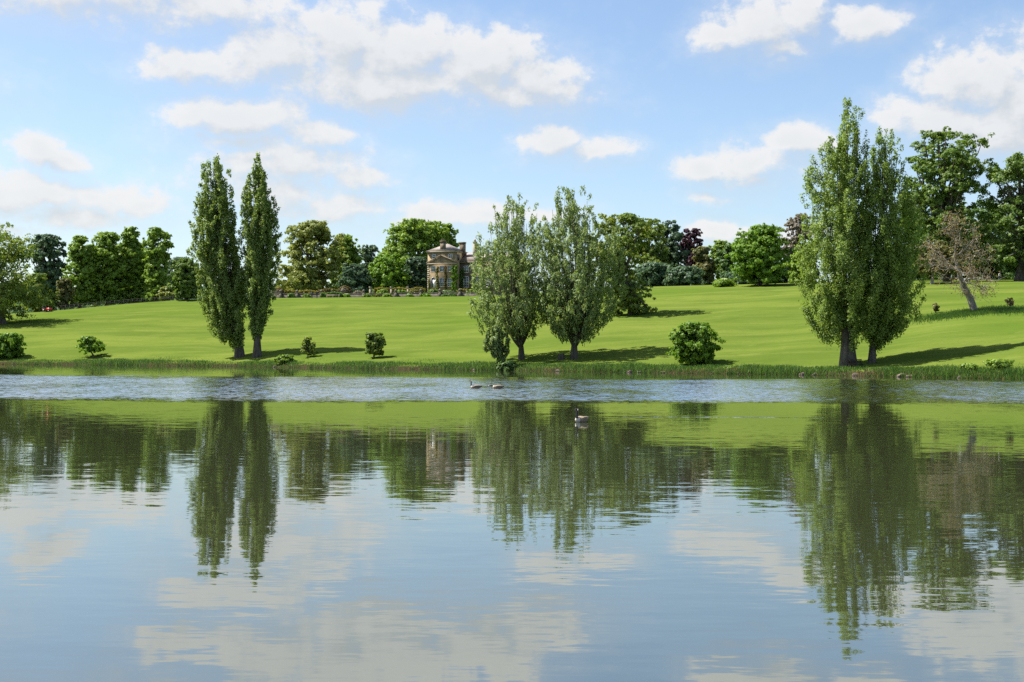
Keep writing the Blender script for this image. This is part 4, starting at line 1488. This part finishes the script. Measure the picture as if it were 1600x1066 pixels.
    hedge('topiary_dome', 'brown clipped dome right of the pale bench', 525, 552, 446.5, 461, 331, 'hedge_brown', 1800, True, group='clipped domes on the terrace')
    hedge('clipped_hedge', 'golden clipped hedge behind the standing couple', 446, 500, 455.5, 463, 332, 'hedge_gold', 2400)
    hedge('clipped_hedge', 'brownish clipped hedge above the pale bench', 498, 530, 453.5, 463, 331, 'hedge_brown', 1800)
    hedge('clipped_hedge', 'long green hedge in the upper garden left of the mansion', 586, 664, 451.5, 460, 340, 'hedge_gold', 3000)
    hedge('clipped_hedge', 'dark low hedge behind the pale bench', 503, 533, 458.5, 465, Dw(518) - 1.8, 'dark', 1200, thick=.5)
    spots = [(560, 455, 'pale flowering shrub right of the brown dome'), (598, 453, 'green rose bush on the terrace, below the great lime'), (625, 454, 'bushy rose between two urns'),
             (647, 453.5, 'round shrub left of the mansion corner'), (678, 453, 'green shrub below the garden door'), (700, 454, 'shrub below the ground-floor windows'),
             (723, 452, 'yellowish shrub at the wing'), (740, 453, 'shrub half behind the open grey-green poplar')]
    for i, (px, yt, lab) in enumerate(spots):
        Dd = 334 + (i % 3)
        w_ = [9, 8, 9, 7, 9, 8, 8, 9][i]
        tree('garden_shrub', lab, px, [(yt, px - w_ * .5, px + w_ * .5), (yt + 4, px - w_, px + w_), (yt + 9, px - w_, px + w_)], ['blossom', 'lime', 'maple', 'olive', 'oak', 'dark', 'hedge_gold', 'lime'][i], D=Dd,
             N=900, nclump=14, clump=.35, tr=.08, cat='shrub', group='shrubs in the terrace garden')
    for i, px in enumerate((455, 480, 540, 575, 590, 604, 640, 664, 695, 705)):
        Dd = Dw(px) - .7
        tree('wall_shrub', ['plant against the wall left of the second pier', 'plant against the wall beside the standing couple', 'plant against the wall under the right brown dome',
                            'plant on the wall right of the pier below the bluish tree', 'trailing plant at the wall middle', 'low plant on the wall below the urn', 'plant against the wall below the shadowed tree',
                            'plant against the wall at the mansion corner', 'dark plant against the wall below the middle windows', 'dark plant against the wall below the right windows'][i],
             px, [(459.5, px - 3, px + 3), (462, px - 6, px + 6), (466, px - 6, px + 6)], ['dark', 'oak', 'lime', 'oak', 'olive', 'lime', 'oak', 'maple', 'dark', 'dark'][i], D=Dd, N=420, nclump=9, clump=.4, tr=.05,
             cat='plant', group='plants against the terrace wall')
    # white bench
    b0 = on(520, Dw(520) - 3.4)
    bn = thing('garden_bench', 'long pale bench in front of the dark low hedge', 'bench', b0, 0)
    m = MB()
    for i in range(4):
        m.box(-1.7, 1.7, -.3 + i * .155, -.17 + i * .155, .44, .50)
    m.build('seat', 'stone_pale', bn)
    m = MB()
    m.box(-1.7, 1.7, .33, .38, .62, .74)
    m.box(-1.7, 1.7, .33, .38, .82, .94)
    m.build('backrest', 'stone_pale', bn)
    for x in (-1.5, 0, 1.5):
        m = MB()
        m.box(x - .05, x + .05, -.28, -.2, -.1, .438)
        m.box(x - .05, x + .05, .24, .32, -.1, .95)
        m.build('leg', 'stone_pale', bn)


terrace()


# ------------------------------------------------------------------ people
def person(px, D, facing, label, top, bottom, hair='hair', hand=0.0, scale=1.0, base=None):
    p = base if base is not None else on(px, D)
    o = thing('person', label, 'person', p, facing)
    J = [  # joints: position, radius, parent
        ((0, 0, .95), .145, -1), ((0, .01, 1.12), .13, 0), ((0, .01, 1.33), .155, 1), ((0, .0, 1.47), .075, 2), ((0, -.01, 1.56), .058, 3), ((0, -.02, 1.66), .095, 4), ((0, -.01, 1.74), .07, 5),
        ((.17, .01, 1.42), .07, 2), ((.23, .03, 1.16), .052, 7), ((.22, -.06 - hand, .93 + hand), .04, 8), ((.215, -.10 - hand, .84 + hand), .032, 9),
        ((-.17, .01, 1.42), .07, 2), ((-.24, .03, 1.16), .052, 11), ((-.23, -.04, .92), .04, 12), ((-.225, -.07, .83), .032, 13),
        ((.10, 0, .88), .10, 0), ((.12, -.03, .50), .07, 15), ((.12, .0, .10), .05, 16), ((.13, -.14, .035), .038, 17),
        ((-.10, 0, .88), .10, 0), ((-.12, .02, .50), .07, 19), ((-.13, .06, .10), .05, 20), ((-.14, -.08, .035), .038, 21)]
    me = bpy.data.meshes.new('body')
    me.from_pydata([j[0] for j in J], [(i, j[2]) for i, j in enumerate(J) if j[2] >= 0], [])
    b = link('body', me, o)
    b.modifiers.new('s', 'SKIN')
    for i, j in enumerate(J):
        me.skin_vertices[0].data[i].radius = (j[1], j[1] * (.75 if i in (0, 1, 2) else 1))
        me.skin_vertices[0].data[i].use_root = (i == 0)
    sub = b.modifiers.new('u', 'SUBSURF')
    sub.levels = 1
    sub.render_levels = 1
    dg = bpy.context.evaluated_depsgraph_get()
    ev = bpy.data.meshes.new_from_object(b.evaluated_get(dg))
    b.modifiers.clear()
    b.data = ev
    ev.name = 'body'
    ev.materials.clear()
    for mm in ('skin', top, bottom, 'rubber'):
        ev.materials.append(MATS[mm])
    for f in ev.polygons:
        z, x = f.center.z, abs(f.center.x)
        f.use_smooth = True
        f.material_index = 3 if z < .09 else (2 if z < .98 and x < .19 else (1 if z < 1.5 and not (x > .19 and z < .92 + hand * .6) else 0))
    m = MB()
    m.lathe([(.085, -.05), (.108, .02), (.100, .08), (.06, .125), (.01, .14)], 10, (0, .012, 1.68))
    m.build('hair', hair, o, smooth=True)
    o.scale = (scale,) * 3
    return o


pc = on(487, float(np.interp(487, GX, a_dc)) - 3.0)
person(0, 0, R(165), 'person in a dark blue top and dark trousers, left of the couple below the terrace', 'cloth_blue', 'cloth_dark', base=pc, scale=1.06)
pc = on(495, float(np.interp(495, GX, a_dc)) - 3.0)
person(0, 0, R(-160), 'person in dark clothes, right of the couple below the terrace', 'cloth_dark', 'cloth_dark', base=pc, hand=.12, scale=1.08)
person(1562, 268, R(20), 'person in a white top walking under the right-hand oaks', 'cloth_white', 'cloth_blue', base=on(1562, 268))


# ------------------------------------------------------------------ mower, bench, fence
def extras():
    p = on(73, float(np.interp(73, GX, a_dc)) - 1.0)
    o = thing('ride_on_mower', 'small red ride-on mower parked under the left trees', 'mower', p, R(75))
    m = MB()
    m.box(-.45, .45, -1.25, -.25, .35, .95)
    m.box(-.38, .38, -1.30, -1.252, .4, .85)
    m.build('bonnet', 'red_paint', o)
    m = MB()
    m.box(-.5, .5, -.248, .8, .38, .5)
    m.box(-.62, -.502, -.1, .9, .5, .75)
    m.box(.502, .62, -.1, .9, .5, .75)
    m.build('body', 'red_paint', o)
    m = MB()
    m.box(-.28, .28, .1, .55, .503, .72)
    m.box(-.28, .28, .553, .68, .6, 1.15)
    m.build('seat', 'rubber', o)
    for x, y, r_ in ((-.55, -.9, .27), (.55, -.9, .27), (-.58, .45, .4), (.58, .45, .4)):
        m = MB()
        m.tube([(x - .12, y, r_), (x + .12, y, r_)], r_, 14)
        w_ = m.build('wheel', 'rubber', o)
        m = MB()
        m.tube([(x - .13, y, r_), (x + .13, y, r_)], r_ * .5, 10)
        m.build('rim', 'grey_paint', w_)
    m = MB()
    m.tube([(-.5, .75, .6), (-.5, .8, 1.75), (.5, .8, 1.75), (.5, .75, .6)], .04, 6)
    m.build('roll_bar', 'grey_paint', o)
    m = MB()
    m.tube([(0, -.2, .6), (0, -.05, 1.05)], .03, 6)
    m.tube([(.2 * math.cos(a), -.05 + .08 * math.sin(a), 1.05 + .18 * math.sin(a)) for a in np.linspace(0, 2 * math.pi, 13)], .02, 5, False)
    m.build('steering_wheel', 'rubber', o)
    # bench round the foot of the tallest poplar
    b = hit(1333, 573.5)
    b.y -= 0.9
    b.z = gz(b.x, b.y)
    o = thing('wooden_bench', 'dark weathered wooden bench against the thick trunk of the tallest poplar', 'bench', b, R(6))
    m = MB()
    for i in range(3):
        m.box(-.85, .85, -.22 + i * .15, -.09 + i * .15, .42, .46)
    m.build('seat', 'wood_dark', o)
    m = MB()
    for z in (.58, .72, .86):
        m.box(-.85, .85, .26, .30, z, z + .1)
    m.build('backrest', 'wood_dark', o)
    for x in (-.78, .78):
        m = MB()
        m.box(x - .04, x + .04, -.2, -.12, -.15, .418)
        m.box(x - .04, x + .04, .18, .255, -.15, .97)
        m.build('leg', 'wood_dark', o)
        m = MB()
        m.box(x - .045, x + .045, -.24, .25, .62, .67)
        m.build('armrest', 'wood_dark', o)
    # estate railing along the left crest
    c = on(190, float(np.interp(190, GX, a_dc)) + 3)
    fe = thing('estate_railing', 'thin dark iron railing under the limes on the left crest', 'railing', c)
    pxs = np.arange(60, 318, 7.0)
    pts = [on(px, float(np.interp(px, GX, a_dc)) + 3) - c for px in pxs]
    m = MB()
    m.box(-.04, .04, -.04, .04, -.3, 1.25)
    post = m.mesh('post', 'iron')
    for q in pts:
        link('post', post, fe, q)
    for h_ in (.35, .75, 1.18):
        m = MB()
        m.tube([(q.x, q.y - .055, q.z + h_) for q in pts], .03, 4, False)
        m.build('rail', 'iron', fe)


extras()


# ------------------------------------------------------------------ geese
def goose(px, py, heading, label, neck_up=True, scale=1.0):
    d = px_dir(px, py)
    Dg = CAM_H / -(d.z / d.y)
    p = Vector((d.x / d.y * Dg, Dg, 0))
    o = thing('goose', label, 'goose', p, heading, 'geese on the lake')
    # body swims towards -Y in local space: one lofted surface from tail to breast
    st = [(.46, .11, .015, .01), (.40, .10, .05, .03), (.30, .085, .11, .075), (.15, .065, .165, .12), (0, .06, .185, .14), (-.13, .06, .17, .135), (-.23, .075, .125, .115), (-.29, .09, .07, .075), (-.31, .10, .01, .012)]
    k_ = 14
    v, q = [], []
    for (y, z, rx, rz) in st:
        for i in range(k_):
            a = 2 * math.pi * i / k_
            v.append((rx * math.cos(a), y, z + .02 + rz * math.sin(a)))
    for j in range(len(st) - 1):
        for i in range(k_):
            q.append((j * k_ + i, j * k_ + (i + 1) % k_, (j + 1) * k_ + (i + 1) % k_, (j + 1) * k_ + i))
    mi = []
    for f in q:
        cy = sum(v[i][1] for i in f) / 4
        cz = sum(v[i][2] for i in f) / 4
        mi.append(1 if cy < -.20 or (cy > .26 and cz < .10) else (2 if cy > .38 else 0))
    b = link('body', mesh_np('body', v, q, mats=['goose_body', 'goose_pale', 'goose_black'], midx=mi, smooth=True), o)
    for sgn in (-1, 1):
        m = MB()
        pts = np.array([(sgn * .13, -.16, .13), (sgn * .17, -.02, .145), (sgn * .15, .16, .15), (sgn * .09, .32, .15), (sgn * .02, .43, .155)])
        vv, qq = tube_np(pts, np.array([.03, .075, .075, .05, .012]), 8)
        vv[:, 0] = (vv[:, 0] - sgn * .12) * .55 + sgn * .12
        m.add(vv, qq)
        m.build('wing', 'goose_body', o, smooth=True)
    m = MB()
    if neck_up:
        path = [(0, -.22, .12), (0, -.285, .20), (0, -.29, .31), (0, -.275, .41), (0, -.29, .475), (0, -.33, .49), (0, -.375, .48)]
    else:
        path = [(0, -.22, .12), (0, -.31, .17), (0, -.40, .19), (0, -.48, .185), (0, -.54, .17), (0, -.58, .15), (0, -.61, .13)]
    m.tube(path, [.075, .050, .038, .036, .050, .046, .030], 10)
    m.build('neck', 'goose_black', o, smooth=True)
    a, b_ = np.array(path[-1]), np.array(path[-1]) - np.array(path[-2])
    b_ = b_ / np.linalg.norm(b_)
    m = MB()
    m.tube([a, a + b_ * .035, a + b_ * .065], [.024, .018, .006], 8)
    m.build('beak', 'goose_black', o)
    h_ = np.array(path[4])
    for sgn in (-1, 1):
        m = MB()
        m.tube([h_ + (sgn * .036, -.0, -.055), h_ + (sgn * .044, .0, -.01), h_ + (sgn * .036, .004, .035)], [.014, .034, .014], 8)
        m.build('cheek_patch', 'goose_pale', o, smooth=True)
    o.scale = (scale,) * 3
    return o


goose(908, 659.5, R(-38), 'nearest goose with upright black neck in the reflection of the poplars', True, .85)
goose(743, 607, R(-80), 'upright-necked goose, left of the two in the ruffled water', True, 1.0)
goose(777, 607.3, R(-84), 'low-necked feeding goose, right of the two in the ruffled water', False, 1.0)
